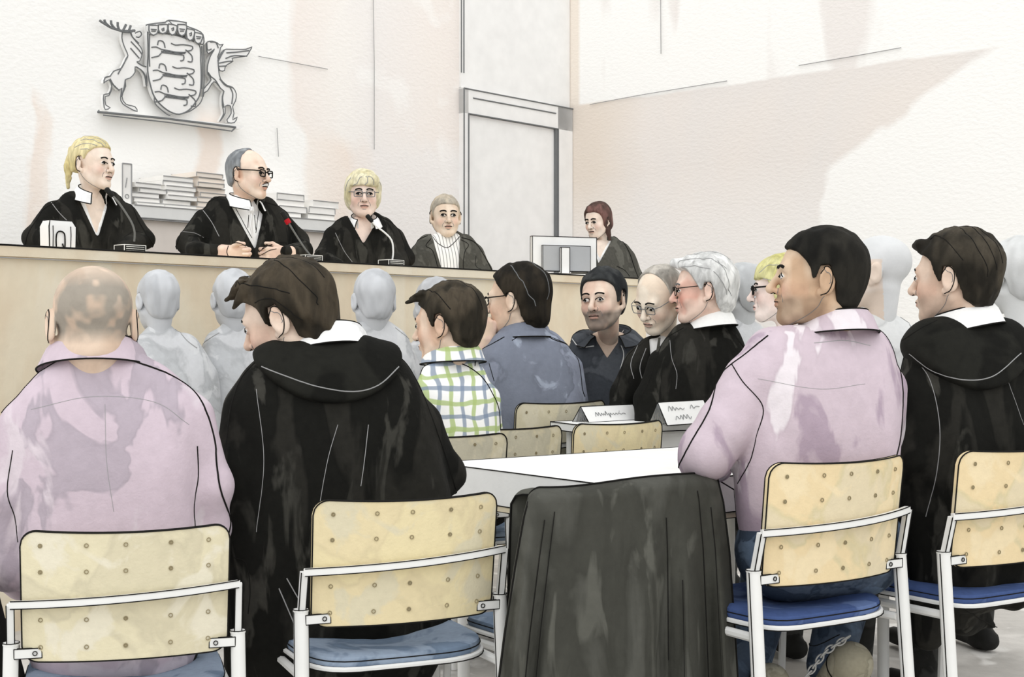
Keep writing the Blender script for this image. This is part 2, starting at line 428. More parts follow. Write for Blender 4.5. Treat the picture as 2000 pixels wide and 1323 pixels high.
# ---------------------------------------------------------------- emblem on the wall
def pz(x,y): return (180+x/5.5125,30+y/5.5125)
EMB=plain('emblem_plaster',(244,243,241),0.9,40,0.25)
emo=onwall(325,235,0.0)
emb=thing('coat_of_arms','pencil-grey wall emblem with stag, griffin and three-lion shield above the judges','emblem',emo)
def ew(x,y,off): px,py=pz(x,y); return onwall(px,py,off)
def plate(name,outl,th,off=0.0,mi=PENCILD,extra=(),r=0.0045,parent=emb,er=0.0038,fill=True):
    b=MB(); th*=.6; r*=.8; er*=.75
    O=dens([ew(x,y,off) for x,y in outl]+[ew(*outl[0],off)],0.03)[:-1]
    if fill: b.prism(O,NN*th,0)
    b.tube([p+NN*th for p in O],r,1,5,closed=True)
    for L in extra:
        b.tube(dens([ew(x,y,off)+NN*(th+0.002) for x,y in L],0.02),er,1,5)
    return b.build(name,[EMB,mi],parent)
b=MB(); b.prism([ew(60,1045,0),ew(1545,1205,0),ew(1500,1240,0),ew(100,1065,0)],NN*0.09,0)
b.tube([ew(60,1040,.092),ew(800,1110,.092),ew(1545,1205,.092)],0.007,1,5); b.tube([ew(120,1075,.092),ew(800,1150,.092),ew(1490,1245,.092)],0.004,1,5); b.tube([ew(1545,1205,.092),ew(1500,1250,.092)],0.005,1,5)
b.tube([ew(60,1045,.092),ew(75,1020,.092)],0.004,1,5)
b.build('base_ledge',[EMB,PENCILD],emb)
lion=lambda dx,dy,k=1.0:[[ (640+dx,345+dy),(690+dx,340+dy),(745+dx,365+dy),(800+dx,375+dy),(900+dx,395+dy),(1000+dx,400+dy)],[(640+dx,455+dy),(720+dx,435+dy),(760+dx,390+dy),(830+dx,385+dy),(900+dx,410+dy),(1000+dx,410+dy)],
  [(745+dx,385+dy),(800+dx,400+dy),(870+dx,398+dy),(950+dx,410+dy),(1010+dx,395+dy)],[(760+dx,400+dy),(850+dx,412+dy),(960+dx,425+dy),(985+dx,430+dy),(985+dx,480+dy),(950+dx,490+dy)],
  [(705+dx,320+dy),(715+dx,275+dy),(750+dx,275+dy),(775+dx,300+dy),(785+dx,350+dy)],[(1005+dx,370+dy),(1040+dx,400+dy),(1075+dx,440+dy),(1075+dx,500+dy),(1030+dx,495+dy)],
  [(850+dx,300+dy),(900+dx,320+dy),(980+dx,315+dy),(1080+dx,335+dy),(1070+dx,375+dy),(1020+dx,385+dy)]]
sh=[(560,190),(565,400),(560,600),(590,760),(630,880),(700,970),(800,1045),(900,1072),(1000,1030),(1070,950),(1120,860),(1135,700),(1130,500),(1115,330),(1000,270),(870,225),(700,200)]
shield=plate('shield',sh,0.06,0.03,extra=[[(1160,330),(1165,600),(1160,800),(1130,940),(1030,1030),(920,1070)],[(1140,340),(1148,600),(1142,800)],[(630,880),(640,960),(760,1070),(800,1085)],[(580,200),(575,400),(580,560)]],r=0.006,er=0.005)
for dx,dy in ((0,0),(15,250),(35,480)):
    b=MB()
    for L in lion(dx,dy): b.tube(dens([ew(x,y,.068) for x,y in L],0.02),0.0042,0,5)
    b.build('lion',[PENCILD],shield)
for k,(x0,y0,w,h,an) in enumerate([(580,115,100,105,2),(680,110,100,98,-2),(790,100,90,110,12),(890,105,92,120,5),(985,150,85,120,12),(1070,190,88,112,14)]):
    an=math.radians(an); q=[]
    for fx,fy in ((0,0),(1,0),(1,.5),(.85,.85),(.5,1),(.15,.85),(0,.5)):
        xx=fx*w;yy=fy*h; q.append((x0+xx*math.cos(an)-yy*math.sin(an)*.3,y0+yy+xx*math.sin(an)))
    ex=[[(x0+w*.2,y0+h*.4),(x0+w*.8,y0+h*.45)],[(x0+w*.25,y0+h*.6),(x0+w*.7,y0+h*.6)]] if k in (0,3,5) else [[(x0+w*.35,y0+h*.5),(x0+w*.6,y0+h*.35),(x0+w*.6,y0+h*.6),(x0+w*.4,y0+h*.65)]]
    plate('crown_shield',q,0.05,0.05,extra=ex,r=0.006,er=0.0055)
plate('crown_band',[(555,110),(640,95),(760,82),(800,60),(980,85),(985,120),(1100,165),(1165,215),(1165,320),(1060,270),(960,235),(860,205),(700,200),(575,205)],0.045,0.02,extra=[[(790,60),(830,100),(850,150)],[(985,80),(980,130)],[(830,65),(900,72),(975,82)]],r=0.0055)
stag=[(295,185),(330,170),(380,180),(400,235),(440,290),(490,350),(510,410),(480,500),(450,505),(500,545),(552,560),(556,600),(552,770),(535,660),(490,590),(430,560),(430,620),(380,680),(325,700),(330,770),(290,880),(330,960),(430,990),(455,1040),(420,1030),(300,960),(275,890),(290,790),(255,810),(185,740),(180,800),(150,870),(110,880),(115,970),(165,1000),(110,1020),(95,960),(95,860),(150,850),(180,770),(150,700),(95,735),(110,680),(165,660),(200,610),(290,570),(330,480),(355,440),(310,330),(290,250)]
sta=plate('stag',stag,0.05,0.02,extra=[[(380,185),(400,240),(470,310)],[(385,290),(470,380),(505,430)],[(380,360),(440,430),(475,470)],[(160,690),(200,760),(260,815)],[(325,700),(310,790),(280,880)],[(350,450),(300,540),(245,640)],[(450,510),(500,545),(552,562)],[(440,560),(500,600),(540,660),(553,770)],[(95,740),(105,680),(165,660)],[(430,200),(480,180),(500,215),(470,245),(440,240)]],er=0.0055)
b=MB()
for L in [[(400,180),(330,172),(260,150),(190,125),(140,75),(130,45)],[(190,125),(100,70),(80,55)],[(240,140),(205,90),(203,55)],[(290,155),(275,110),(275,75)],[(330,170),(350,130),(365,100)],[(390,180),(405,140),(415,110)],[(400,180),(440,165),(460,165)]]:
    b.tube(dens([ew(x,y,.07) for x,y in L],0.02),0.008,0,6)
b.build('antlers',[PENCILD],sta)
grif=[(1195,310),(1215,290),(1260,285),(1310,300),(1340,325),(1380,320),(1350,355),(1340,400),(1320,450),(1325,500),(1330,600),(1350,690),(1420,760),(1480,780),(1520,850),(1510,930),(1480,990),(1495,1060),(1480,1130),(1530,1100),(1500,1160),(1430,1160),(1420,1130),(1465,1060),(1455,980),(1400,985),(1400,1060),(1340,1150),(1385,1060),(1370,980),(1370,880),(1385,820),(1350,790),(1280,720),(1210,820),(1175,840),(1165,880),(1170,800),(1250,700),(1215,640),(1210,560),(1240,450),(1285,370),(1220,420),(1200,360)]
gr=plate('griffin',grif,0.05,0.02,extra=[[(1240,295),(1300,300),(1325,360)],[(1215,620),(1250,670),(1290,700),(1350,795)],[(1340,690),(1400,760),(1480,785)],[(1450,780),(1480,850),(1470,960)],[(1385,820),(1370,900),(1385,1000)],[(1200,300),(1210,380),(1250,370)]],er=0.0055)
wg=plate('wing',[(1330,490),(1390,380),(1500,372),(1630,370),(1695,345),(1670,390),(1640,440),(1560,455),(1480,470),(1490,500),(1410,550),(1400,600),(1350,600),(1335,540)],0.04,0.03,extra=[[(1395,380),(1360,440),(1330,500)],[(1420,410),(1540,400),(1660,385)],[(1410,470),(1500,440),(1640,445)],[(1340,520),(1440,500),(1490,500)],[(1340,555),(1420,550)]],parent=gr,er=0.0055)
# ================================================================ chairs
STEEL=plain('white_steel_tube',(236,236,233),0.6,60,0.1)
DOT=plain('screw_dot',(150,138,108),0.9,gs=0)
def ply(nm,a,b,c): return wash(nm,a,b,5,0.47,0.55,c3=c,grain=140,fine=0.06,edge=0.93)
PLY=[ply('ply_pale',(228,219,188),(220,211,182),(232,225,203)),ply('ply_warm',(229,214,174),(232,218,176),(220,211,182)),ply('ply_gold',(235,214,172),(226,212,180),(238,220,182)),ply('ply_grey',(222,213,184),(208,202,180),(228,220,195))]
SEATB=wash('seat_blue_faded',(150,165,184),(120,138,160),6,0.45,0.55,grain=120)
SEATD=wash('seat_blue',(72,92,140),(98,118,162),6,0.45,0.55,grain=120)
def curve_y(x): return 0.045*(x/0.23)**2
def chair(px,d,theta,s,label,ply_m,seat_m,ink=0.0018,group=None,sx_=None,sy_=None):
    X=(px-CX)/F*d; c=thing('conference_chair',label,'chair',(0,0,0),group)
    # backrest: curved plywood panel, rounded corners
    b=MB(); z0,z1,hw,rc=0.525,0.825,0.232,0.035
    def pt(x,z,o=0.0): return np.array([x,curve_y(x)-0.12*(z-0.55)+o,z])
    nu=22; zs=[0,.0008,.003,.0065,.012,.02,.035]; zs=[z0+a for a in zs]+list(np.linspace(z0+.06,z1-.06,5))+[z1-a for a in zs[::-1]]; nv=len(zs)-1; G=[]
    for j in range(nv+1):
        z=zs[j]; row=[]
        e=min(z-z0,z1-z); w=hw-0.004*(z1-z)/0.3-(rc-math.sqrt(max(0,rc*rc-(rc-e)**2)) if e<rc else 0)
        for i in range(nu+1): row.append(pt(-w+2*w*i/nu,z-0.006*(1-((i/nu)*2-1)**2)*(j/nv)))
        G.append(row)
    G=np.array(G)
    # refine rows near the corners
    b.grid(G,0,thick=np.array([0,-0.012,0]),flip=True)
    edge=[G[0][i] for i in range(nu+1)]+[G[j][nu] for j in range(1,nv+1)]+[G[nv][i] for i in range(nu-1,-1,-1)]+[G[j][0] for j in range(nv-1,0,-1)]
    for off in (0.0,-0.0125): b.tube([p+np.array([0,off,0]) for p in edge],ink,1,5,closed=True)
    for z in (0.795,0.735,0.625,0.562):
        for k in range(5):
            x=-0.185+0.0925*k+(0.004 if k%2 else -0.003); q=pt(x,z-0.003,-0.0135)
            b.tube([q+0.0045*np.array([math.cos(a),0,math.sin(a)]) for a in np.linspace(0,2*math.pi,9)[:-1]],0.0013,2,4,closed=True)
            if (k*7+int(z*1000))%3==0: b.tube([q+np.array([0,0.001,0]),q-np.array([0,0.0008,0])],0.0028,3,7)
    b.build('backrest',[ply_m,INK,DOT,DOT],c)
    # frame: thin square tube loop carrying the back
    fr=MB(); zb=0.672; r=0.0085
    bar=[np.array([x,curve_y(x)-0.032-0.12*(zb-0.55),zb+0.012*(x/0.25)]) for x in np.linspace(-0.252,0.252,15)]
    fr.tube(bar,r*1.3,0,4,up=(0,0,1))
    for dz in (r,-r): fr.tube([p+np.array([0,-r,dz]) for p in bar],ink*0.8,1,4)
    for sx in (-1,1):
        t=bar[0] if sx<0 else bar[-1]; lo=np.array([sx*0.252,0.035,0.55])
        fr.tube([t,lo],r*1.3,0,4)
        for dx in (-r,r): fr.tube([t+np.array([dx,-r,0]),lo+np.array([dx,-r,0])],ink*0.8,1,4)
    fr.build('back_frame',[STEEL,INK],c)
    for sx in (-1,1):
        m=MB(); m.box(np.array([sx*0.185-(0.0 if sx>0 else 0),0.018,0.535]),np.array([sx*0.06,0,0]),np.array([0,0.006,0]),np.array([0,0,0.022]),0,ink*0.7)
        q=np.array([sx*0.20,0.016,0.546]); m.tube([q+0.005*np.array([math.cos(a),0,math.sin(a)]) for a in np.linspace(0,2*math.pi,9)[:-1]],0.0013,1,4,closed=True)
        m.build('bracket',[STEEL,INK],c)
    for sx in (-1,1):
        l=MB(); p0=np.array([sx*0.252,0.035,0.565]); p1=np.array([sx*0.258,-0.01,0.0])
        l.tube([p0,p0*0.5+p1*0.5,p1],0.0175,0,12); l.tube([p0-[0,0,0.001],p0+[0,0,0.005]],0.0185,0,12)
        for an in (0.2,math.pi-0.2,-1.9,-1.2): 
            if an in (-1.9,-1.2): continue
            o=0.0175*np.array([math.cos(an),-abs(math.sin(an))*1.0,0]); l.tube([p0+o,p1+o],ink*0.9,1,4)
        l.tube([p0+0.0187*np.array([math.cos(a),math.sin(a),0.25]) for a in np.linspace(0,2*math.pi,13)[:-1]],ink*0.7,1,4,closed=True)
        l.build('leg',[STEEL,INK],c)
        l=MB(); q0=np.array([sx*0.245,0.035,0.405]);q1=np.array([sx*0.235,0.40,0.405]);q2=np.array([sx*0.245,0.45,0.38]);q3=np.array([sx*0.25,0.47,0.0])
        l.tube([q0,q1,q2,q3],0.011,0,8); l.build('leg',[STEEL,INK],c)
    # seat
    st=MB(); n=36
    def se(k,rr,z): a=2*math.pi*k/n; ca,sa=math.cos(a),math.sin(a); e=0.42; return np.array([0.232*rr*abs(ca)**e*np.sign(ca),0.235+0.212*rr*abs(sa)**e*np.sign(sa)+0,z+0.012*(abs(ca)**2)*rr])
    prof=[(0.90,0.418),(0.985,0.424),(1.0,0.434),(0.985,0.446),(0.9,0.453),(0.6,0.449),(0.3,0.444),(0.02,0.443)]
    G=[[se(k,rr,z) for k in range(n)] for rr,z in prof]; st.grid(G,0,closeu=True)
    st.grid([[se(k,0.90,0.418) for k in range(n)],[se(k,0.02,0.414) for k in range(n)]],0,closeu=True,flip=True)
    st.tube([se(k,1.0,0.437) for k in range(n)],ink*0.8,1,4,closed=True); st.build('seat',[seat_m,INK],c)
    rm=MB(); rm.tube([se(k,1.005,0.418) for k in range(n)],0.0065,0,6,closed=True); rm.tube([se(k,1.03,0.413) for k in range(n)],ink*0.8,1,4,closed=True); rm.build('seat_rim',[STEEL,INK],c)
    c.location=(X,d,0); c.rotation_euler=(0,0,math.radians(theta)); c.scale=(sx_ or s,sy_ or s,s)
    return c
CH=[(248,3.08,16,0.955,'pale plywood chair with faded blue seat under the balding man in the mauve shirt',PLY[0],SEATB),
    (797,3.36,24,1.0,'plywood chair with faded blue seat under the robed man with tousled dark hair',PLY[1],SEATB),
    (1212,3.62,35,0.985,'chair almost wholly hidden under a draped dark grey coat',PLY[1],SEATB),
    (1640,3.72,33,1.07,'golden plywood chair with dark blue seat under the dark-haired man in pink shirt and jeans',PLY[2],SEATD),
    (1990,4.00,33,1.08,'golden plywood chair cut by the picture edge, under the robed man on the far right',PLY[2],SEATD),
    (868,4.95,24,1.045,'grey-beige chair back directly behind the man in the checked shirt',PLY[3],SEATB),
    (1000,5.25,30,1.055,'empty plywood chair between the checked shirt man and the blue shirt man, half hidden',PLY[3],SEATB,.95,.8),
    (1210,5.22,36,1.08,'empty plywood chair standing in front of the folded white name cards',PLY[1],SEATB,.92,.75),
    (1098,5.8,38,1.14,'tilted plywood chair at the back of the man in the grey-blue shirt',PLY[3],SEATB,1.03,.7)]
for i,(px,d,th,s,lab,pm,sm,*xy) in enumerate(CH):
    chair(px,d,th,s,lab,pm,sm,0.0019 if i<5 else 0.0026,'plywood conference chairs',*(xy or (None,None)))
# ================================================================ coat over the empty chair
COAT=wash('coat_charcoal',(82,82,76),(70,70,64),4,0.42,0.6,stretch=(1.8,1,0.5),c3=(92,92,85),grain=120,fine=0.12)
cd=3.62; cth=math.radians(35)
def coat_pt(px,py,o=0.0):
    # plane of the chair back, pushed a little to the back of it
    c0=P(1212,py,cd); dirx=np.array([math.cos(cth),math.sin(cth),0]); nn=np.array([math.sin(cth),-math.cos(cth),0])
    ray=P(px,py,1.0)-np.array([0,0,H]); base=np.array([(1212-CX)/F*cd,cd,0])+nn*(0.05+o); t=((base-np.array([0,0,H]))*np.array([1,1,0])@nn)/((ray*np.array([1,1,0]))@nn); return np.array([0,0,H])+ray*t, nn
coat=MB(); top=lambda f:(1036+(1398-1036)*f, 953-30*f+7*math.sin(f*6.0)*(1-f)+ (14*(1-f/0.06)**2 if f<0.06 else 0)+(10*((f-.96)/.04)**2 if f>.96 else 0))
xl=[(0,1034),(0.1,1022),(0.3,1006),(0.6,985),(1,962)]; xr=[(0,1400),(0.1,1412),(0.3,1424),(0.6,1434),(1,1446)]
nu,nv=90,60; G=[]
foldc=[(0.06,0.035,1),(0.14,0.03,-0.8),(0.55,0.05,0.45),(0.70,0.035,-0.9),(0.80,0.03,0.9),(0.88,0.035,-1.0),(0.955,0.03,1.0),(0.44,0.05,-0.4)]
for j in range(nv+1):
    v=j/nv; row=[]
    for i in range(nu+1):
        f=i/nu; tx,ty=top(f); yb=1420; y=ty+(yb-ty)*v
        x=np.interp(v,[a for a,_ in xl],[b for _,b in xl])*(1-f)+np.interp(v,[a for a,_ in xr],[b for _,b in xr])*f
        amp=0.0
        for c,w,a in foldc:
            cc=c+(0.5-c)*0.0+ (0.16*(1-v) if c in (0.55,0.44) else 0)
            amp+=1.5*a*math.exp(-((f-cc)/w)**2)*min(1,max(0,(v-0.05)*2.2))
        amp+=0.5*(vnoise(np.array([f*7+v*2,v*2.0,0.3]),5)-0.5)
        rnd=-0.05*max(0,1-v/0.05)**2-0.03*(abs(2*f-1)**6)
        q,nn=coat_pt(x,y,0.022*amp*(0.4+v)+rnd+0.05*v); row.append(q)
    G.append(row)
G=np.array(G); nnv=np.array([math.sin(cth),-math.cos(cth),0])
backrows=[]
for k,(o,dz) in enumerate(((0.03,-0.002),(0.06,-0.008),(0.08,-0.03),(0.085,-0.10),(0.09,-0.2),(0.095,-0.30))): backrows.insert(0,G[0]-nnv*o+np.array([0,0,dz]))
GG=np.concatenate([np.array(backrows),G],0)
coat.grid(GG,0,thick=-nnv*0.004)
for L in ([g for g in GG[:,0]],[g for g in GG[:,-1]]): coat.tube([p+nnv*0.002 for p in L],0.0026,1,5)
coat.tube([p+np.array([0,0,0.002]) for p in G[0]],0.0026,1,5)
for f0,vs in ((10,(8,58)),(14,(6,50)),(64,(10,45)),(79,(4,58)),(84,(8,60)),(70,(25,60))):
    coat.tube([G[j][f0]+nnv*0.002 for j in range(vs[0],vs[1],2)],0.0014,1,4)
tag(coat.build('draped_coat',[COAT,INK],origin=(0.27,3.62,0.86)),'long dark grey coat hanging over the back of an empty chair','coat')
# ================================================================ tables
TW=plain('table_white',(246,246,243),0.85,90,0.15); TE=plain('table_edge_wood',(224,212,184),0.8)
TG=wash('table_leg_grey',(186,184,178),(170,168,162),5)
def table(name,label,A,B,depth,z,apron,edge_h,ink,group=None,panel=0.0):
    """A-B far edge (world xy), table runs 'depth' towards the viewer"""
    A=np.array([*A,0.0]);B=np.array([*B,0.0]); ex=B-A; n=nrm(np.cross(ex,UP)); 
    if n[1]>0: n=-n
    t=thing(name,label,'table',(A+B)/2+n*depth/2,group)
    tb=MB(); tb.box(A+UP*(z-apron),ex,n*depth,UP*apron,0,ink); tb.build('tabletop',[TW,INK],t,smooth=False)
    if edge_h:
        e=MB(); e.box(A+n*0.01+UP*(z-apron-edge_h),ex,n*(depth-0.012),UP*edge_h,0,ink*0.7); e.build('edge_band',[TE,INK],t,smooth=False)
    if panel:
        e=MB(); e.box(A+n*(depth-0.05)+nrm(ex)*0.02+UP*(z-panel),ex-nrm(ex)*0.04,n*0.02,UP*(panel-apron),0,0); e.build('modesty_panel',[TW,INK],t,smooth=False)
    for fa in (0.05,0.95):
        for fb in (0.08,depth-0.1):
            l=MB(); p=A+ex*fa+n*fb; l.tube([p,p+UP*(z-apron-edge_h)],0.02,0,10); l.build('leg',[STEEL],t)
    return t
def at(px,z,py):   # point at height z seen on picture row py
    d=(H-z)*F/(py-CY); return ((px-CX)/F*d, d)
TZ=0.80
A=at(845,TZ,904); B=at(1420,TZ,868)
ex=np.array([B[0]-A[0],B[1]-A[1]]); nn2=np.array([ex[1],-ex[0]]); nn2/=np.linalg.norm(nn2)
fp=np.array([ (980-CX)/F*3.62,3.62]); depth=abs((fp-np.array(A))@nn2)
table('conference_table','wide bare white table behind the coat-covered chair',A,B,depth,TZ,0.105,0.018,0.0022)
T2=0.866
A2=at(1075,T2,824); B2=at(1500,T2,812)
table('conference_table','white table carrying the folded name cards',A2,B2,0.30,T2,0.03,0.0,0.0026,panel=0.22)
# name cards
CARD=plain('card_paper',(248,248,246),0.9,60,0.1)
def card(name,label,pl,pr,h,d,scr,tl):
    """tent card: pl,pr bottom corners px; h height"""
    o=np.array([*at(pl[0],T2,pl[1]),T2]); q=np.array([*at(pr[0],T2,pr[1]),T2]); ex=q-o; n=nrm(np.cross(ex,UP)); n=-n if n[1]>0 else n
    b=MB(); w=0.045
    tp=-n*w+UP*h
    for sgn,base in ((1,o),(-1,o-n*2*w)):
        pass
    F1=[o,o+ex,o+ex+tp,o+tp]; b.add(F1+[p-n*0.0015 for p in F1],[(0,1,2,3),(7,6,5,4),(0,3,7,4),(1,5,6,2)],0)
    o2=o-n*2*w; F2=[o2,o2+ex,o+ex+tp,o+tp]; b.add(F2+[p+n*0.0015 for p in F2],[(3,2,1,0),(4,5,6,7),(0,4,7,3),(1,2,6,5)],0)
    b.tube([F1[0],F1[1],F1[2],F1[3],F1[0]],0.0022,1,5); b.tube([F2[1],F2[0],F2[3]],0.0022,1,5)
    for k in range(5):
        f=0.1+0.16*k; b.tube([o*(1-f)+o2*f, (o+tp)*0.92+o*0.08*(1-f)+o2*0.08*f],0.0016,2,4)
    ob=b.build(name,[CARD,INK,PENCILD],origin=o+ex/2-n*w)
    tag(ob,label,'name card','folded white name cards')
    wr=MB(); 
    for L in scr: wr.tube(dens([o+ex*u+tp*v+n*0.003 for u,v in L],0.008),0.0011,0,4)
    wo=wr.build('handwriting',[PENCILD],origin=o+ex/2-n*w); wo.parent=ob; wo.location=(0,0,0)
    return ob
s1=[[(.18,.35),(.21,.62),(.23,.40),(.26,.60),(.28,.38),(.31,.55),(.33,.40),(.35,.52),(.37,.40),(.40,.66),(.41,.40),(.44,.52),(.45,.25),(.47,.52),(.50,.42),(.53,.50),(.55,.40),(.58,.50),(.61,.42),(.64,.52),(.67,.42),(.72,.48),(.76,.42)],[(.66,.62),(.67,.60)]]
s2=[[(.14,.60),(.19,.82),(.22,.62),(.26,.80),(.29,.62),(.33,.74),(.37,.64),(.41,.72),(.45,.64),(.50,.70)],[(.62,.66),(.68,.82),(.70,.66),(.76,.74),(.84,.72)],[(.22,.22),(.27,.38),(.31,.24),(.36,.40),(.38,.22),(.42,.42),(.46,.24),(.50,.42),(.53,.22),(.58,.32)]]
card('name_card','folded name card with one pencilled word behind the empty plywood chair',(1150,823+3),(1251,823-3),0.062,0,s1,0)
card('name_card','folded name card with two lines of pencil scrawl beside the pink shirt sleeve',(1303,836-4),(1392,832-7),0.088,0,s2,0)
# ================================================================ things on the judges' bench
def onb(px,n=BN-0.12,z=BZ): 
    q=onwall(px,500,n,COR,NN); return np.array([q[0],q[1],z])
WB=plain('box_white_plastic',(240,240,238),0.7); BK=plain('microphone_black',(34,34,32),0.6); GY=plain('grey_screen_back',(176,178,180),0.8); RED=plain('red_ring',(176,22,34),0.5)
# white dispenser box with an arch mark
o=onb(97,BN-.08); o1=onb(148,BN-.08); ex=o1-o; nb=MB(); d_=NN*(-0.075); hgt=0.125; ins=0.12
Vb=[o,o+ex,o+ex+d_,o+d_]; Vm=[v+UP*hgt*0.78 for v in (o-ex*.02,o+ex*1.02,o+ex*1.02+d_,o-ex*.02+d_)]; Vt=[v+UP*hgt for v in (o+ex*0.06-NN*.01,o+ex*0.90-NN*.01,o+ex*0.90+d_+NN*.01,o+ex*.06+d_+NN*.01)]
nb.grid([Vb,Vm,Vt],0,closeu=True); nb.add(Vt,[(0,1,2,3)],0); nb.add(Vb,[(3,2,1,0)],0)
for L in ((Vb[0],Vb[1]),(Vm[0],Vt[0],Vt[1],Vm[1]),(Vb[0],Vm[0]),(Vb[1],Vm[1]),(Vt[1],Vt[2]),(Vt[0],Vt[3],Vt[2])): nb.tube(list(L),0.0028,1,5)
for f in (0.12,0.80): nb.tube([o+ex*f+NN*.002+UP*0.01,o+ex*(f+.01)+NN*.002+UP*hgt*.5,o+ex*f+UP*hgt*.8+NN*.002],0.0018,1,4)
box=nb.build('dispenser_box',[WB,INK],origin=o+ex*.5-NN*.08)
tag(box,'small white box with an arch mark in front of the blonde judge','box')
ar=MB(); ar.tube(dens([o+ex*u+UP*hgt*v+NN*.004 for u,v in ((.24,.04),(.23,.35),(.27,.56),(.40,.62),(.54,.55),(.57,.3),(.56,.05),(.51,.08),(.47,.2))],.01),0.003,0,5)
a_=ar.build('arch_mark',[INK],origin=o+ex*.5-NN*.08); a_.parent=box; a_.location=(0,0,0)
NECK=plain('gooseneck_grey',(112,112,108),.6)
def mic(label,base_px,pix,w=0.11,head=0.05,ring=False,nb_=BN-0.10,silver=False):
    q=onb(base_px,nb_); d=q[1]; t=thing('gooseneck_microphone',label,'microphone',q,'gooseneck microphones on the bench')
    b=MB(); b.box(q-E1*w/2+UP*0.001-NN*0.04,E1*w,NN*0.08,UP*0.034,0,0.0022,1)
    for z in (0.009,0.018,0.027): b.tube([q-E1*w*.42+NN*.0415+UP*z,q+E1*w*.42+NN*.0415+UP*z],0.0016,1,4)
    b.build('base',[BK,STEEL],t)
    pts=dens([P(x,y,d-0.0) for x,y in pix],0.02); m=MB(); m.tube(pts,0.0048,0,7); m.build('gooseneck',[STEEL if silver else NECK],t)
    e=pts[-1]; u=nrm(pts[-1]-pts[-3]); h=MB(); h.tube([e,e+u*0.008,e+u*head*.9,e+u*head],[0.006,0.0115,0.0125,0.006],0,10); h.build('microphone_head',[BK],t)
    if ring: r=MB(); r.tube([e-u*.012,e+u*.012],0.0145,0,12); r.build('light_ring',[RED],t)
mic('gooseneck microphone curving up to the collar of the blonde judge',254,[(262,472),(263,455),(258,437),(247,418),(232,396),(221,384)])
mic('gooseneck microphone with a red ring before the bald judge',603,[(612,505),(598,489),(580,462),(562,433)],head=.06,ring=True)
mic('gooseneck microphone with bent stem before the judge with blonde fringe',764,[(766,509),(768,492),(765,470),(752,455),(735,442),(728,434)],silver=True)
# monitor
q0=onwall(1040,548,BN-.22);q1=onwall(1160,552,BN-.22); ex=(q1-q0)*[1,1,0]; o=np.array([q0[0],q0[1],BZ]); zt=P(0,461,q0[1])[2]
mon=thing('computer_monitor','white framed computer monitor seen from behind on the bench end','monitor',o+ex/2)
# face slightly turned towards the viewer
mx=nrm(np.array([ex[0],ex[1]*0.35,0]))*np.linalg.norm(ex)*0.715; my=nrm(np.cross(UP,mx)); hm=zt-BZ
m=MB(); m.box(o+UP*0.03,mx,my*0.035,UP*(hm-0.03),0,0.003); m.build('casing',[WB,INK],mon,smooth=False)
m=MB(); m.box(o+mx*.14+UP*0.03-my*0.02,mx*.74,my*0.02,UP*(hm-0.085),0,0.0022); m.build('rear_cover',[GY,INK],mon,smooth=False)
m=MB(); m.box(o+mx*.40+UP*0.0-my*0.045,mx*.13,my*0.02,UP*(hm*.72),0,0.003); m.box(o+mx*.2-my*0.1,mx*.55,my*0.16,UP*0.012,0,0.002); m.build('stand',[WB,INK],mon,smooth=False)
# ================================================================ shelf and paper stacks behind the judges
SHN=0.42
zsh=uz(300,403,SHN)[1]
us0=uz(262,403,SHN)[0]; us1=uz(668,440,SHN)[0]
sh_=thing('wall_counter','low white counter along the back wall carrying the paper stacks','counter',Rm((us0+us1)/2,SHN/2,DAIS))
m=MB(); m.box(Rm(us0,0.01,zsh-0.07),E1*(us1-us0),NN*(SHN-.01),UP*0.07,0)
for z in (0,-0.07,-0.078): m.tube([Rm(us0,SHN+.002,zsh+z),Rm(us1,SHN+.002,zsh+z)],0.0035,1,5)
m.build('top',[WB,PENCIL],sh_,smooth=False)
m=MB(); m.box(Rm(us0,0.02,DAIS),E1*(us1-us0-.04),NN*(SHN-.05),UP*(zsh-.079-DAIS),0); m.build('cabinet',[plain('counter_warm_white',(243,234,226),0.9)],sh_,smooth=False)
PAP=plain('paper_white',(247,245,241),0.9,50,0.15); PAPB=plain('paper_warm',(240,230,219),0.9,50,0.15)
ordn=['bottom','second','third','fourth','fifth','sixth','seventh','eighth']
rng=np.random.RandomState(4)
def stack(pxa,pxb,n,ytop,where,mat):
    ua=uz(pxa,420,SHN-.05)[0]; ub_=uz(pxb,420,SHN-.05)[0]; zt=uz((pxa+pxb)/2,ytop,SHN-.05)[1]; hh=(zt-zsh)/n
    for k in range(n):
        j=rng.uniform(-.02,.02); w=(ub_-ua)*rng.uniform(.9,1.0); a=rng.uniform(-.05,.05)
        dx=E1*math.cos(a)+NN*math.sin(a); dy=NN*math.cos(a)-E1*math.sin(a)
        o=Rm(ua+j,0.09+rng.uniform(0,.03),zsh+.0006+hh*k)
        b=MB(); b.box(o,dx*w,dy*0.25,UP*(hh-0.0008),0)
        c=[o+dy*.252,o+dx*w+dy*.252]
        b.tube([c[0]+UP*(hh-.004),c[1]+UP*(hh-.004)],0.0032,1,4)
        if k%2: b.tube([c[0]+UP*.004,c[0]+UP*(hh-.004)],0.0028,1,4); b.tube([c[1]+UP*.004,c[1]+UP*(hh-.004)],0.0028,1,4)
        if k==n-1: b.tube([o+UP*hh,o+dx*w+UP*hh],0.0025,1,4)
        nm=('topmost' if k==n-1 else ordn[k]+(' from bottom' if k else ''))
        tag(b.build('document_folder',[mat,PENCIL],origin=o,smooth=False),f'pale document folder, {nm} of the stack {where}','document folder','document folders stacked behind the judges')
stack(268,322,5,358,'beside the binder',PAP)
stack(326,386,7,345,'halfway between blonde and bald judge',PAP)
stack(388,442,8,338,'touching the bald judge',PAPB)
stack(546,600,4,378,'above the red-ringed microphone',PAP)
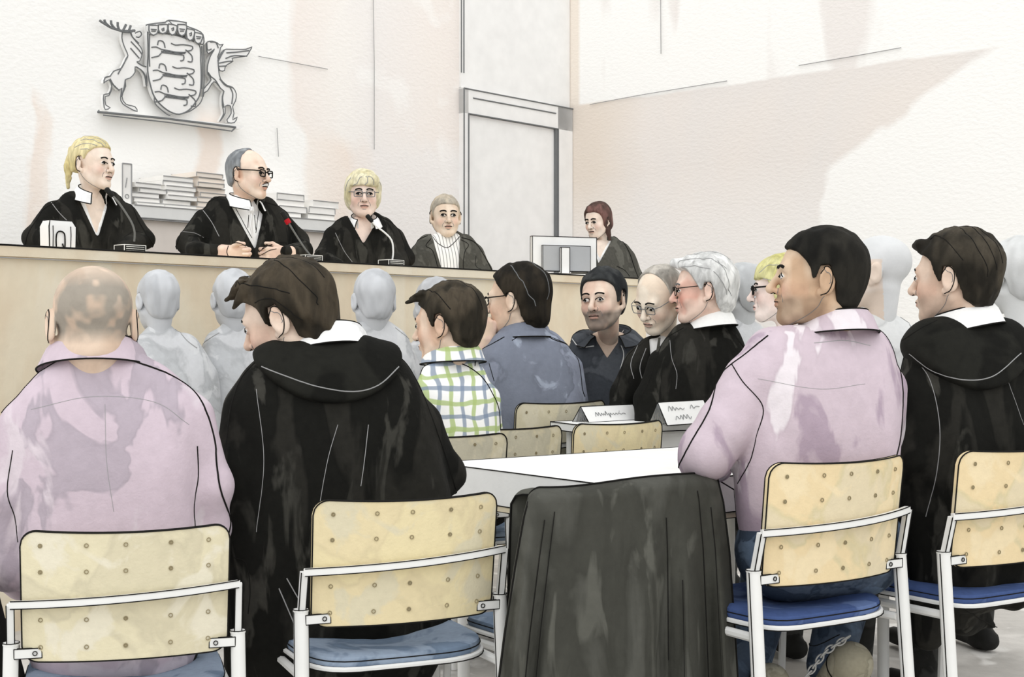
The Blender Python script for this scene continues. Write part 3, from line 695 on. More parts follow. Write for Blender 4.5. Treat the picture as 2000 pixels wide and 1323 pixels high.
stack(606,660,3,392,'beside the short-haired blonde judge',PAP)
ua=uz(231,380,SHN-.1)[0];ub_=uz(249,380,SHN-.1)[0];zt=uz(240,321,SHN-.1)[1]
m=MB(); m.box(Rm(ua,0.08,zsh),E1*(ub_-ua),NN*0.28,UP*(zt-zsh),0)
for u in (ua,ub_): m.tube([Rm(u,.362,zsh),Rm(u,.362,zt)],0.004,1,4)
m.tube([Rm(ua,.362,zt),Rm(ub_,.362,zt)],0.004,1,4); m.tube([Rm((ua+ub_)/2-.01,.362,zsh+.1),Rm((ua+ub_)/2,.362,zt-.08)],0.003,1,4)
m.tube([Rm((ua+ub_)/2,.362,zsh+.05)+.012*(math.cos(a)*E1+math.sin(a)*UP) for a in np.linspace(0,2*math.pi,9)[:-1]],0.003,1,4,closed=True)
tag(m.build('ring_binder',[PAP,PENCIL],origin=Rm(ua,.2,zsh),smooth=False),'single upright binder on the counter next to the blonde judge','binder')
# extend counter under the binder
m=MB(); m.box(Rm(ua-.1,0.01,zsh-0.07),E1*(us0-ua+.1),NN*(SHN-.01),UP*0.07,0); m.build('top',[WB,PENCIL],sh_,smooth=False)
# ================================================================ people
SKIN=attr_mat('skin_wash',0.10,28,130,0.15,0.75); HAIRM=attr_mat('hair_wash',0.30,55,150,0.3,0.8,(1,1,0.35))
GHOSTM=attr_mat('grey_wash',0.10,9,120,0.2,0.95)
LENS=NT('lens_glass'); LENS.b.inputs['Transmission Weight'].default_value=1.0; LENS.b.inputs['IOR'].default_value=1.02; LENS.b.inputs['Roughness'].default_value=0.0; LENS.base(bw(0.98),0.0); LENS=LENS.m
def lin(c): return np.array(sr(c)[:3])
def head_sdf(o):
    xw=o.get('xw',1.0); f=o.get('fem',0.0); nl=o.get('nose',1.0); jw=o.get('jaw',1.0)
    s=SDF(); X=lambda x,y,z:(x*xw,y,z)
    s.ell((0,-.015,.045),(.077*xw,.099,.085),k=.02)
    s.ell((0,.030,.0),(.063*xw,.062,.088),k=.03)
    s.ell((0,.028,-.055),(.053*xw*jw,.058,.045),k=.03)
    for sx in (-1,1):
        s.cap(X(sx*.058*jw,.0,-.04),X(sx*.022,.070,-.088),.014,.014,k=.03)
        s.ell(X(sx*.040,.066,-.020),(.020,.018,.020),k=.03)
    s.ell((0,.080,-.088+.004*f),(.019,.016,.016),k=.025)
    s.cap(X(-.036,.082,.030),X(.036,.082,.030),.0125-.004*f,k=.02)
    for sx in (-1,1): s.ell(X(sx*.031,.100,.012),(.0165,.013,.0115),k=.014,op='s')
    s.cap((0,.090,.026),(0,.090+.026*nl,-.016),.0075,.0105,k=.012); s.ell((0,.090+.025*nl,-.020),(.0115,.0115,.010),k=.008)
    for sx in (-1,1): s.ell(X(sx*.0125,.098,-.0235),(.0078,.011,.0075),k=.006)
    s.ell((0,.084,-.050),(.026,.016,.018),k=.015)
    s.ell((0,.0985,-.0475),(.021,.0075,.0052),k=.006); s.ell((0,.0975,-.0575),(.018,.0080,.0062),k=.005)
    s.cap((-.02,.107,-.0525),(.02,.107,-.0525),.0022,k=.004,op='s')
    for sx in (-1,1):
        s.ell(X(sx*.031,.0835,.012),(.0135,.0135,.0125),k=.003)
        a=rot(-sx*24,0,0); s.ell(X(sx*.082,-.012,.004),(.0085,.0215,.0345),R=a,k=.006)
        s.ell(X(sx*.0925,-.008,.005),(.0065,.0125,.021),R=a,k=.005,op='s')
        s.ell(X(sx*.078,.003,-.026),(.008,.010,.011),k=.008)
    return s
FACE={}
def face_strokes(o,side=0):
    """drawn features in head space: (points, radius, colour key)"""
    L=[]
    for sx in (-1,1):
        m=lambda *q:[(sx*x*o.get('xw',1),y,z) for x,y,z in q]
        L.append((m((.016,.10,.011),(.022,.10,.019),(.031,.10,.0215),(.040,.10,.0185),(.047,.095,.010)),.0017,'ink'))
        L.append((m((.020,.10,.005),(.031,.10,.0025),(.041,.095,.006)),.0009,'ink2'))
        L.append((m((.027,.10,.0125),(.031,.10,.0155),(.035,.10,.0125),(.031,.10,.0095),(.0285,.10,.0125)),.0026,'iris'))
        L.append((m((.012,.10,.034),(.022,.10,.040),(.034,.10,.041),(.048,.09,.034)),o.get('browr',.0026),'brow'))
        L.append((m((.0185,.10,-.030),(.0225,.10,-.022),(.019,.10,-.014)),.0011,'ink2'))
        L.append((m((.004,.115,-.031),(.011,.105,-.0315)),.0014,'ink'))
        L.append((m((.026,.095,-.030),(.032,.09,-.042),(.033,.09,-.052)),.0008,'ink2') )
        L.append((m((.092,.010,.020),(.094,.002,.036),(.098,-.014,.041),(.1,-.030,.030),(.1,-.033,.010),(.096,-.026,-.010),(.09,-.012,-.028),(.085,.004,-.033)),.0016,'ink'))
        L.append((m((.094,-.006,.022),(.096,-.019,.018),(.094,-.016,-.004)),.0011,'ink2'))
        L.append((m((.075,-.004,-.034),(.062,.010,-.058),(.042,.045,-.086),(.018,.076,-.106)),.0010,'ink2'))
    L.append(([(-.022,.10,-.0515),(-.010,.105,-.0500),(0,.107,-.0522),(.010,.105,-.0500),(.022,.10,-.0515)],.0016,'ink'))
    L.append(([(-.010,.10,-.067),(0,.10,-.0685),(.010,.10,-.067)],.0009,'ink2'))
    return L
def head_colours(o,V):
    sk=lin(o['skin'])*.85+lin((246,236,226))*.15; sh=lin(o.get('skin2',(214,172,146)))*.6+lin(o['skin'])*.3+lin((226,214,200))*.1; n=vnoise(V*np.array([28,28,18])+o.get('seed',0)*3.1,1)
    n2=vnoise(V*55+9,2); C=sk+(sh-sk)*np.clip((n-.42)*5,0,1)[:,None]*o.get('patch',.6)
    ck=np.exp(-(((np.abs(V[:,0])-.042)/.022)**2+((V[:,2]+.022)/.022)**2))*(V[:,1]>.03); C=C+(lin((222,150,132))-C)*(ck*.35*o.get('ruddy',1))[:,None]
    lp=(((V[:,0]/.021)**2+((V[:,2]+.0525)/.011)**2)<1)&(V[:,1]>.085); C[lp]=C[lp]*.45+lin(o.get('lip',(196,128,114)))*.55
    ey=np.zeros(len(V),bool)
    for sx in (-1,1): ey|=(((V[:,0]-sx*.031)/.013)**2+((V[:,2]-.0125)/.0062)**2<1)&(V[:,1]>.082)
    C[ey]=lin((236,234,230))
    if o.get('beard'):
        b=np.clip((-.028-V[:,2])*60-(V[:,1]-.03)*0,0,1)*np.clip((V[:,1]+.02)*60,0,1)*(V[:,2]>-.13)
        mus=(np.abs(V[:,0])<.028)&(V[:,2]<-.033)&(V[:,2]>-.046)&(V[:,1]>.08)
        b=np.maximum(b*np.where((np.abs(V[:,0])<.018)&(V[:,2]>-.06)&(V[:,2]<-.045)&(V[:,1]>.09),0.1,1),mus*1.0)*(0.6+.4*n2)
        b=b*np.clip((-.022-V[:,2]-0.35*np.clip(V[:,1]-.02,0,1)+.012)*70,0,1) if not o.get('fullb') else b
        b=np.maximum(b,mus*(0.6+.4*n2)); C=C+(lin(o['beard'])-C)*(np.clip(b,0,1)*o.get('beardk',.6))[:,None]
    if o.get('scalp'):
        z=V[:,2]-(.0 if True else 0); m=np.clip((V[:,2]+.045+.25*np.clip(V[:,1],0,1)-1.1*np.clip(V[:,1]-.02,0,1))*30,0,1)*np.clip((.07-V[:,1])*30,0,1)
        top=np.clip((V[:,2]-.075)*30,0,1); k=m*(0.35+.65*np.clip((.5*vnoise(V*np.array([26,26,22]),7)+.5*vnoise(V*60,8)-.34)*5,0,1))*(1-.6*top); k[np.abs(V[:,0])>.079]=0
        C=C+(lin(o['scalp'])-C)*(k*.95)[:,None]
    return C
def cat_mesh(mb,V,Fq,m=0,col=None): mb.add(V,Fq.tolist(),m,col)
class Xf:
    def __init__(s,C,R,k): s.C=np.asarray(C,float);s.R=R;s.k=k
    def w(s,V): return (np.asarray(V,float)*s.k)@s.R.T+s.C
    def l(s,X): return ((np.asarray(X,float)-s.C)@s.R)/s.k
# ---- hair
def zline(pts):
    ys=[a for a,_ in pts]; zs=[b for _,b in pts]
    return lambda y:np.interp(y,ys,zs)
SHORT=[(-.13,-.075),(-.06,-.070),(-.035,-.045),(-.030,.0),(-.018,.040),(.008,.040),(.014,.004),(.022,.0),(.028,.02),(.036,.05),(.05,.064),(.08,.080),(.10,.092),(.13,.11)]
def hair_sdf(o,h):
    s=SDF(); t=h.get('t',.012); xw=o.get('xw',1)
    s.ell((0,-.015,.045),(.077*xw+t,.099+t,.085+t),k=.02)
    s.ell((0,-.045,-.02),(.058*xw+t*.7,.052+t*.6,.065),k=.03)
    s.ell((0,.030,.01),(.064*xw+t*.5,.062+t*.3,.088),k=.02)
    for e in h.get('extra',[]):
        if e[0]=='c': s.cap(e[1],e[2],e[3],e[4],k=e[5] if len(e)>5 else .015)
        else: s.ell(e[1],e[2],k=e[3] if len(e)>3 else .015)
    zl=zline(h.get('line',SHORT)); amp=h.get('amp',.004); seed=o.get('seed',0); ex=h.get('extra_free',False)
    def cut(X,D):
        y=X[:,1]if X.ndim==2 else X[...,1]; z=X[...,2]; x=np.abs(X[...,0])
        n=vnoise(X*np.array([60,60,16])+seed,3)-.5; g=(zl(y+.01*n-h.get('arch',.25)*np.clip(.05-x,0,.05)*(y>.04))-z-.012*n)*.7
        if h.get('part'): g=g
        D2=smax(D+n*2*amp,g,.004)
        if ex:
            De=np.full(D.shape,9.0)
            for e in h['extra_free']:
                q=('c',np.array(e[0],float),np.array(e[1],float),e[2],e[3]); De=smin(De,SDF.d1(q,X),.012)
            n3=vnoise(X*np.array([90,40,90])+seed,6)-.5; D2=smin(D2,De+n3*2*amp,.008)
        return D2
    s.post.append(cut)
    if ex:
        for e in h['extra_free']: s.cap(e[0],e[1],e[2],e[3],k=.0)
        # keep the free locks out of the base union (they are rejoined after the cut)
        frees=len(h['extra_free']); base=s.p[:-frees]; fr=s.p[-frees:]
        s.p=base; s._fr=fr
        bb=s.bbox; 
        def bbox2():
            lo,hi=bb(); 
            for q in fr:
                r=max(q[3],q[4])
                for e in (q[1],q[2]): lo=np.minimum(lo,e-r);hi=np.maximum(hi,e+r)
            return lo,hi
        s.bbox=bbox2; s.full=True
    return s
def hair_mesh(s,hh):
    if getattr(s,'full',False):
        lo,hi=s.bbox(); lo=lo-.02;hi=hi+.02; ax=[np.arange(lo[i],hi[i]+hh,hh) for i in range(3)]
        X=np.stack(np.meshgrid(*ax,indexing='ij'),-1); sh=X.shape[:3]; D=s(X.reshape(-1,3)).reshape(sh); return surfnets(D,lo,hh)
    return s.mesh(hh)
def hair_cols(h,V,seed=0):
    a,b=lin(h['col']),lin(h.get('col2',tuple(max(0,x-24) for x in h['col']))); n=vnoise(V*np.array([45,45,14])+seed*1.7,11); n2=vnoise(V*np.array([14,14,14])+seed,12)
    return a+(b-a)*np.clip((n*.5+n2*.6-.42)*4,0,1)[:,None]
# ---- glasses
def glasses(o,xf,root,kind='square',mat=None,r=.0016):
    b=MB(); xw=o.get('xw',1)
    yy=.1055
    for sx in (-1,1):
        w,h_=(.021,.0155) if kind=='square' else (.019,.0145); pts=[]
        for k in range(20):
            a=2*math.pi*k/20; e=.35 if kind=='square' else .8
            pts.append((sx*.032+w*abs(math.cos(a))**e*np.sign(math.cos(a)),yy-.10*max(0,abs(sx*.032+w*math.cos(a))-.04),.012+h_*abs(math.sin(a))**e*np.sign(math.sin(a))))
        W=[xf.w(p) for p in pts]; b.tube(W,r*xf.k,0,5,closed=True); b.tube([xf.w(p) for p in ((sx*.053,yy-.002,.020),(sx*.070*xw,.085,.022),(sx*.082*xw,.02,.024),(sx*.083*xw,-.012,.030))],r*xf.k,0,5)
        c=xf.w((sx*.032,yy,.012)); n=len(W); b.add([c]+W,[(0,1+k,1+(k+1)%n) for k in range(n)],1)
    b.tube([xf.w(p) for p in ((-.012,yy,.016),(0,yy+.004,.019),(.012,yy,.016))],r*xf.k,0,5)
    return b.build('glasses',[mat or INK,LENS],root)
def collar_mesh(C,phi,rx,ry,h,drop,flare,mat,root,name='collar',pitch=0,gap=18,r=.0018,tilt=0,fall=.6,lift=.022):
    R=rot(phi,pitch,tilt); b=MB(); prof=[(0.0,0.0),(-.002,h*.5),(0.002,h),(.008,h+.004),(.012+flare*.35,h*.75),(flare+.012,h*(1-1.0)-.012*fall)]
    G=[]; n=40
    for (dr,z) in prof:
        row=[]
        for i in range(n+1):
            a=math.radians(gap+(360-2*gap)*i/n); k=(1+math.cos(a))/2
            row.append(C+np.array([0,0,lift])+R@np.array([math.sin(a)*(rx+dr),math.cos(a)*(ry+dr),z-drop*k]))
        G.append(row)
    G=np.array(G); b.grid(G,0); 
    b.tube(list(G[3]),r,1,5); b.tube(list(G[5]),r,1,5); b.tube([G[k][0] for k in range(3,6)],r,1,5); b.tube([G[k][-1] for k in range(3,6)],r,1,5)
    return b.build(name,[mat,INK],root)
# ---- hands
def hand_prims(s,W,R,k,curl=(35,45,30),mirror=1,spread=.06,thumb=((.5,.75,-.35),(.1,.9,-.4))):
    T=lambda p:W+R@(np.array(p)*np.array([mirror,1,1])*k)
    s.cap(T((-.012,-.03,0)),T((-.012,.01,0)),.023*k,.024*k,k=.012); s.cap(T((.012,-.03,0)),T((.012,.01,0)),.023*k,.024*k,k=.012)
    for x in (-.029,-.010,.010,.029): s.cap(T((x*.6,.012,0)),T((x,.082-.06*abs(x-.005),0)),.0155*k,.0115*k,k=.012)
    ln=[.058,.072,.078,.070]
    for i,x in enumerate((-.030,-.010,.010,.029)):
        p=np.array([x,.084-.10*abs(x-.006),0.]); a=0; 
        for sg,(f,c,r) in enumerate(zip((.45,.30,.25),curl,(.0098,.0088,.0078))):
            a+=math.radians(c); q=p+ln[i]*f*np.array([spread*x*12,math.cos(a),-math.sin(a)]); s.cap(T(p),T(q),r*k,(r-.0008)*k,k=.003); p=q
    p=np.array([.028,.018,-.004])
    for dv,L,r in zip(thumb,(.045,.034),(.0125,.0100)):
        q=p+L*nrm(dv); s.cap(T(p),T(q),r*k,(r-.0015)*k,k=.006); p=q
# ---- generic figure
ORDER=[0]
def person(o):
    ORDER[0]+=1; o['seed']=ORDER[0]
    d=o['d']; yaw=math.tan(math.radians(o.get('yaw',0))); hx,hy,hs,ph,pit,rl=o['head']; hd=o.get('hd',d)
    psi=math.degrees(math.atan((hx-CX)/F)); R=rot(ph-psi,pit,rl); xf=Xf(P(hx,hy,hd),R,hs)
    ghost=o.get('ghost'); fz=o.get('floor',0.0); xc=o.get('xc',np.mean([(a[1]+a[2])/2 for a in o['slabs']]))
    near=d<4.6
    def sp(x,y,r=0,dd=0): return P(x,y,d+dd+(x-xc)/F*d*yaw)
    bphi=o.get('bphi',o.get('yaw',0)); bf=np.array([-math.sin(math.radians(bphi)),math.cos(math.radians(bphi)),0]); bl=np.array([-bf[1],bf[0],0])
    last=o['slabs'][-1]; hipc=sp((last[1]+last[2])/2,last[0],0,last[4] if len(last)>4 else 0)
    root=thing('person',o['label'],'person',(hipc[0],hipc[1],fz),o.get('group'))
    # torso
    def torso(k=.032,shr=0.0,lim=None):
        s=SDF()
        SL=[tuple(a[:4])+((a[4] if len(a)>4 else 0),) for a in o['slabs']]; F2=[]
        for a,b_ in zip(SL[:-1],SL[1:]):
            n=max(1,int(round((b_[0]-a[0])/F*d/.05)))
            F2+=[tuple(a[i]+(b_[i]-a[i])*(j/n) for i in range(5)) for j in range(n)]
        for sl in F2+[SL[-1]]:
            y,xl,xr,r=sl[:4]; dd=sl[4] if len(sl)>4 else 0; rp=r*F/d
            a,b_=xl+rp,xr-rp
            if a>b_: a=b_=(xl+xr)/2
            s.cap(sp(a,y,0,dd),sp(b_,y,0,dd),r-shr,k=k)
        return s
    def arms(s,shr=0.0,k=.035):
        for A in o.get('arms',[]):
            for (p,q) in zip(A[:-1],A[1:]): s.cap(sp(p[0],p[1],0,p[2]),sp(q[0],q[1],0,q[2]),p[3]-shr,q[3]-shr,k=k)
        return s
    # ---- skin: head, neck, inner trunk, hands as one mesh
    hq=.0026*max(1,hd/4.2)/hs**.5; sk=MB()
    hsd=head_sdf(o); nb=xf.l(sp((o['slabs'][0][1]+o['slabs'][0][2])/2,o['slabs'][0][0]+8,0)) if 'neck' not in o else xf.l(sp(o['neck'][0],o['neck'][1],0,o['neck'][2]))
    nr=o.get('neckr',.056); hsd.cap((0,-.022,-.045),nb,nr*.95,nr*.70,k=.025)
    Vl,Fq=hsd.mesh(hq); col=head_colours(o,Vl) if not ghost else np.tile(lin(o['skin']),(len(Vl),1))
    if ghost and o.get('gface'):
        n=np.clip((vnoise(Vl*np.array([20,20,12]),5)-.3)*4,0,1)*(Vl[:,1]>-.03)*(Vl[:,2]<.05); col=col+(lin((226,208,192))-col)*n[:,None]
    cat_mesh(sk,xf.w(Vl),Fq,0,col)
    tin=torso(shr=.03); tin=arms(tin,.022) if not o.get('noarmskin') else tin
    if 'skinmin' in o: tin.post.append(lambda X,D:smax(D,o['skinmin']-X[...,2],.004))
    V,Fq=tin.mesh(.014 if near else .018); cat_mesh(sk,V,Fq,0,np.tile(lin(o['skin']),(len(V),1)))
    hcs=lin(o.get('handcol',o['skin']))
    for hnd in o.get('hands',[]):
        s=SDF(); W=sp(hnd['w'][0],hnd['w'][1],0,hnd['w'][2]); Rh=np.array([hnd['x'],hnd['y'],np.cross(hnd['x'],hnd['y'])]).T
        y=nrm(hnd['y']); x=np.array(hnd['x'],float); x=nrm(x-(x@y)*y); Rh=np.stack([x,y,np.cross(x,y)],1)
        hand_prims(s,W,Rh,hnd.get('k',hs*.98),hnd.get('curl',(35,45,30)),hnd.get('m',1)); V,Fq=s.mesh(.0028*max(1,d/5))
        n=vnoise(V*40,3); c=hcs+(lin((232,202,184))-hcs)*np.clip((n-.4)*4,0,1)[:,None]; cat_mesh(sk,V,Fq,0,c)
        for L in hnd.get('ink',[]): 
            q=drape(L,s,d+hnd['w'][2],.006); 
            if len(q)>1: sk.tube(q,.0016*max(1,d/5),1,4)
    if not ghost:
        kf=max(1,hd/4.4)
        cl={'ink':0,'ink2':1,'iris':0,'brow':2}
        for L,r,ck in face_strokes(o):
            if 'nostroke' in o and ck in o['nostroke']: continue
            q=snap(np.array(dens(L,.004)),hsd,10,5e-4); sk.tube([xf.w(p) for p in q],r*kf*hs*(1.0 if ck!='ink2' else .9),1+cl[ck],4)
    browm=o.get('browm',INK)
    sk.build('body',[SKIN if not ghost else GHOSTM,INK,PENCILD,browm],root)
    for L in o.get('face_px',[]): pass
    # ---- hair
    h=o.get('hair')
    if h:
        hs_=hair_sdf(o,h); V,Fq=hair_mesh(hs_,.0033*max(1,hd/4.6)); m=MB(); cat_mesh(m,xf.w(V),Fq,0,hair_cols(h,V,o['seed']))
        for L in h.get('lines',[]):
            q=snap(np.array(dens(L,.008)),hs_,8,8e-4); m.tube([xf.w(p) for p in q],h.get('lr',.0013)*max(1,hd/4.6)*hs,1,4)
        m.build('hair',[HAIRM if not ghost else GHOSTM,h.get('lm',INK)],root)
        if h.get('beardmesh'): pass
    if o.get('moustache'):
        m=SDF(); 
        for sx in (-1,1): m.cap((0,.108,-.040),(sx*.022,.098,-.046),.0062,.004,k=.004)
        V,Fq=m.mesh(.0022); b=MB(); cat_mesh(b,xf.w(V),Fq,0,np.tile(lin(o['moustache']),(len(V),1))); b.tube([xf.w(p) for p in ((-.024,.101,-.042),(-.012,.112,-.034),(0,.116,-.033),(.012,.112,-.034),(.024,.101,-.042))],.0018,1,4); b.build('moustache',[HAIRM,INK],root)
    if o.get('glasses'): glasses(o,xf,root,*o['glasses'])
    # ---- clothes
    res={'root':root,'xf':xf,'sp':sp,'bf':bf,'bl':bl}
    hv=(.0065 if d<4.6 else .0085)*(1 if d<6.4 else 1.15)
    tri=o.get('vcut')
    def vfun(tr,yoff=0.0):
        (xa,ya),(xb,yb),(xe,ye)=tr   # left top, right top, bottom
        pts=[np.array([(x-CX)/F*d,H-(y-CY)/F*d]) for x,y in ((xa,ya),(xe,ye),(xb,yb))]
        def g(X,D):
            q=np.stack([X[...,0]*d/np.maximum(X[...,1],.1),H+(X[...,2]-H)*d/np.maximum(X[...,1],.1)],-1); m=None
            for i in (0,1):
                a,b_=pts[i],pts[i+1]; e=b_-a; n=np.array([-e[1],e[0]])/np.hypot(*e); v=(q-a)@n; m=v if m is None else np.minimum(m,v)
            m=np.minimum(m,(d+yoff)-X[...,1]); return smax(D,m,.006)
        return g
    folds=o.get('folds')
    for ci,c in enumerate(o['clothes']):
        s=torso(k=c.get('k',.032))
        if c.get('arms',True): arms(s,k=.03)
        for q in c.get('extra',[]):
            (x0,y0,d0,r0),(x1,y1,d1_,r1)=q[:2]; s.cap(sp(x0,y0,0,d0),sp(x1,y1,0,d1_),r0,r1,k=q[2] if len(q)>2 else .04)
        if c.get('fold'):
            A,kx,kz,sl=c['fold']
            def fd(X,D,A=A,kx=kx,kz=kz,sl=sl):
                q=np.stack([X[...,0]*kx+X[...,2]*sl,X[...,1]*kx*.7,X[...,2]*kz+X[...,0]*sl*.5],-1)
                w=vnoise(q,o['seed'])+.5*vnoise(q*2.1+5,o['seed']+3)-.75; w=np.sign(w)*np.abs(w)**.8
                ztop=c.get('ftop',9); amp=A*(np.clip((ztop-X[...,2])*3,0.1,1) if ztop<9 else 1); return D+w*amp
            s.post.append(fd)
        neckw=sp(o['slabs'][0][1]*.5+o['slabs'][0][2]*.5,o['slabs'][0][0])
        if c.get('vcut'): s.post.append(vfun(c['vcut'],c.get('vy',0.0)))
        if c.get('zmin') is not None: s.post.append(lambda X,D,z=c['zmin']:smax(D,(z-X[...,2]),.004))
        off=c.get('off',-.013 if d<4.6 else -.010)
        if c.get('yoke'):
            yc,yr,sq=c['yoke']; yw=sp(yc[0],yc[1],0,yc[2])
            s.post.append(lambda X,D:smax(D-off,(np.sqrt((((X-yw)*np.array([1,1,sq]))**2).sum(-1))-yr),.012)); off2=0
            V,Fq=s.mesh(hv)
        else: V,Fq=s.mesh(hv,off)
        b=MB(); cat_mesh(b,V,Fq,0)
        ff=(lambda X,s=s,off=(0 if c.get('yoke') else off):s(X)-off)
        for st in c.get('strokes',[]):
            L,r=st[0],st[1]; mi=st[2] if len(st)>2 else 1
            q=drape(L,ff,d,.012)
            if len(q)>2: b.tube(q,r,mi,4)
        b.build(c['name'],[c['mat'],INK,c.get('line2',PENCIL)],root)
        res[c['name']]=s
    # ---- legs
    lg=o.get('legs',{}); 
    if lg is not None:
        k=o.get('ls',1.0); hz=hipc[2]; kz=lg.get('kz',fz+.50*k); tr=SDF(); sh=[]
        for sg in (-1,1):
            hp=hipc+bl*sg*.09*k+np.array([0,0,-.0]); hp[2]=min(hz,kz+.10); kn=hp+bf*lg.get('tl',.40)*k+bl*sg*.05; kn[2]=kz; 
            an=kn+bf*lg.get('fx',.03)+np.array([0,0,0]); an[2]=fz+.10
            if 'pose' in lg: hp,kn,an=[np.array(v) for v in lg['pose'][0 if sg<0 else 1]]
            if 'pelvis' in lg: tr.cap(np.array(lg['pelvis'][0]),np.array(lg['pelvis'][1]),lg['pelvis'][2],k=.04)
            tr.cap(hp,kn,.095*k,.068*k,k=.05); tr.cap(kn,an,.066*k,.05*k,k=.03); sh.append((an,sg))
        V,Fq=tr.mesh(.012 if near else .02); b=MB(); cat_mesh(b,V,Fq,0)
        for st in lg.get('strokes',[]):
            q=drape(st[0],tr,d,.012); 
            if len(q)>2: b.tube(q,st[1],1,4)
        b.build('trousers',[lg.get('mat',TROU),INK],root)
        if lg.get('shoes',True):
            for an,sg in sh:
                s=SDF(); a=an.copy(); a[2]=fz+.045; s.cap(a-bf*.05,a+bf*.16,.042,.034,k=.02); s.cap(a,an,.045,.045,k=.02); s.post.append(lambda X,D:smax(D,fz+.002-X[...,2],.003)); V,Fq=s.mesh(.009 if near else .016); b=MB(); cat_mesh(b,V,Fq,0); b.build('shoe',[BK],root)
    res['skin']=hsd; return res
TROU=wash('trousers_dark',(62,62,60),(44,44,42),6); 
ROBE=wash('robe_black',(42,41,37),(25,25,22),5,0.46,0.58,c3=(62,61,56),stretch=(1.6,1.6,.45),grain=130,fine=.25,edge=.9)
ROBED=wash('robe_yoke_black',(24,24,21),(34,34,30),5,0.44,0.58,grain=130,fine=.2)
MAUVE=wash('shirt_mauve',(208,192,202),(184,172,182),4.5,0.53,0.56,c3=(218,206,213),stretch=(1,1,.6),rot=(0,.5,0),grain=130,edge=.93,fine=.08)
MAUVE2=wash('shirt_pink_mauve',(207,191,200),(234,226,230),4.0,0.55,0.58,c3=(180,162,176),stretch=(1.3,1,.5),rot=(0,.35,0),grain=130,edge=.95,fine=.08)
BLUE=wash('shirt_grey_blue',(146,152,168),(128,134,148),5,0.46,0.54,c3=(164,172,188),grain=120,fine=.1)
GREYJ=wash('jacket_grey',(98,97,90),(82,81,75),7,0.45,0.55,grain=100,fine=.15)
POLO=wash('polo_slate',(92,96,102),(74,78,84),7,0.45,0.55,grain=100,fine=.15)
WHS=wash('shirt_white',(247,247,245),(238,238,238),8,.5,.6,grain=100,fine=.04)
GH=wash('ghost_grey_wash',(206,207,209),(194,196,198),6,0.44,0.56,c3=(212,213,214),grain=110,fine=.06); GHL=wash('ghost_pale_wash',(222,223,222),(212,213,212),6,0.44,0.56,grain=110,fine=.05)
JEANS=wash('jeans_blue',(84,96,112),(62,74,90),8,0.45,0.55,c3=(96,112,132),grain=130,fine=.15)
def stripes_mat():
    t=NT('shirt_striped'); sx=t.n('ShaderNodeSeparateXYZ'); t.l(t.mapping((1,1,1),(0,0,-.6)),sx.inputs[0]); f=t.math('FRACT',t.math('MULTIPLY',sx.outputs[0],42.0)); return t.base(t.ramp(f,[(0.70,sr((240,239,236))),(0.78,sr((150,150,148))),(0.92,sr((150,150,148))),(0.98,sr((240,239,236)))]),.9)
def check_mat(ang):
    t=NT('shirt_check'); v=t.mapping((1,1,1),(0,0,ang)); wv=t.n('ShaderNodeTexNoise'); wv.inputs['Scale'].default_value=7; t.l(v,wv.inputs['Vector'])
    w=t.math('MULTIPLY',t.math('SUBTRACT',wv.outputs['Fac'],.5),.05); sx=t.n('ShaderNodeSeparateXYZ'); t.l(v,sx.inputs[0])
    def band(c,freq,ph,wd):
        f=t.math('FRACT',t.math('ADD',t.math('MULTIPLY',t.math('ADD',c,w),freq),ph)); return t.ramp(f,[(0,bw(1)),(wd,bw(1)),(wd+.03,bw(0)),(.97,bw(0)),(1,bw(1))])
    c=sr((248,248,245)); G_=sr((176,196,126)); B_=sr((128,144,166)); fr=11.5
    c=t.mix(t.math('MULTIPLY',band(sx.outputs[0],fr,.1,.15),.85),c,G_); c=t.mix(t.math('MULTIPLY',band(sx.outputs[0],fr,.6,.14),.8),c,B_)
    c=t.mix(t.math('MULTIPLY',band(sx.outputs[2],fr*.9,.0,.14),.85),c,G_); c=t.mix(t.math('MULTIPLY',band(sx.outputs[2],fr*.9,.5,.13),.8),c,B_)
    t.bump(t.noise(t.mapping(),110,3),.2,.004); return t.base(c,.92)
DARK=dict(col=(52,48,40),col2=(30,28,24),t=.013)
# ---------------------------------------------------------------- front row
r=person(dict(label='balding man in a mauve shirt seen from behind at the far left',d=3.33,yaw=12,xc=215,bphi=14,
 head=(181,640,1.10,4,-6,0),xw=1.06,hd=3.33,skin=(226,200,176),skin2=(206,170,142),scalp=(160,153,142),neckr=.066,neck=(186,735,0),nostroke=('iris',),
 slabs=[(726,104,308,.066),(752,70,352,.07),(800,22,398,.09),(870,12,408,.105),(950,22,398,.115),(1050,34,392,.12),(1150,46,395,.125),(1260,55,398,.13)],
 arms=[[(378,815,0,.062),(412,950,0,.060),(412,1035,.03,.056),(400,1060,.22,.05)],[(38,830,0,.066),(10,970,0,.062),(18,1110,.02,.058),(40,1140,.22,.05)]],
 clothes=[dict(name='shirt',mat=MAUVE,fold=(.010,9,4,3.0),strokes=[([(128,695),(70,730),(20,765),(-10,800)],.0024),([(262,705),(330,730),(378,762),(402,800),(420,860),(424,910),(432,960),(450,1010),(448,1040),(432,1066)],.0028),([(386,872),(388,930),(380,985),(382,1035)],.0019),([(24,880),(14,960),(28,1010),(34,1060)],.0015),([(205,790),(208,900),(222,1000)],.0007,2),([(60,800),(180,775),(300,785),(370,830)],.0008,2)])],
 legs=dict(kz=.46),ls=1.05))
collar_mesh(P(186,722,3.36),16,.088,.082,.052,.03,.034,MAUVE,r['root'],r=.0022,pitch=-6,tilt=0)
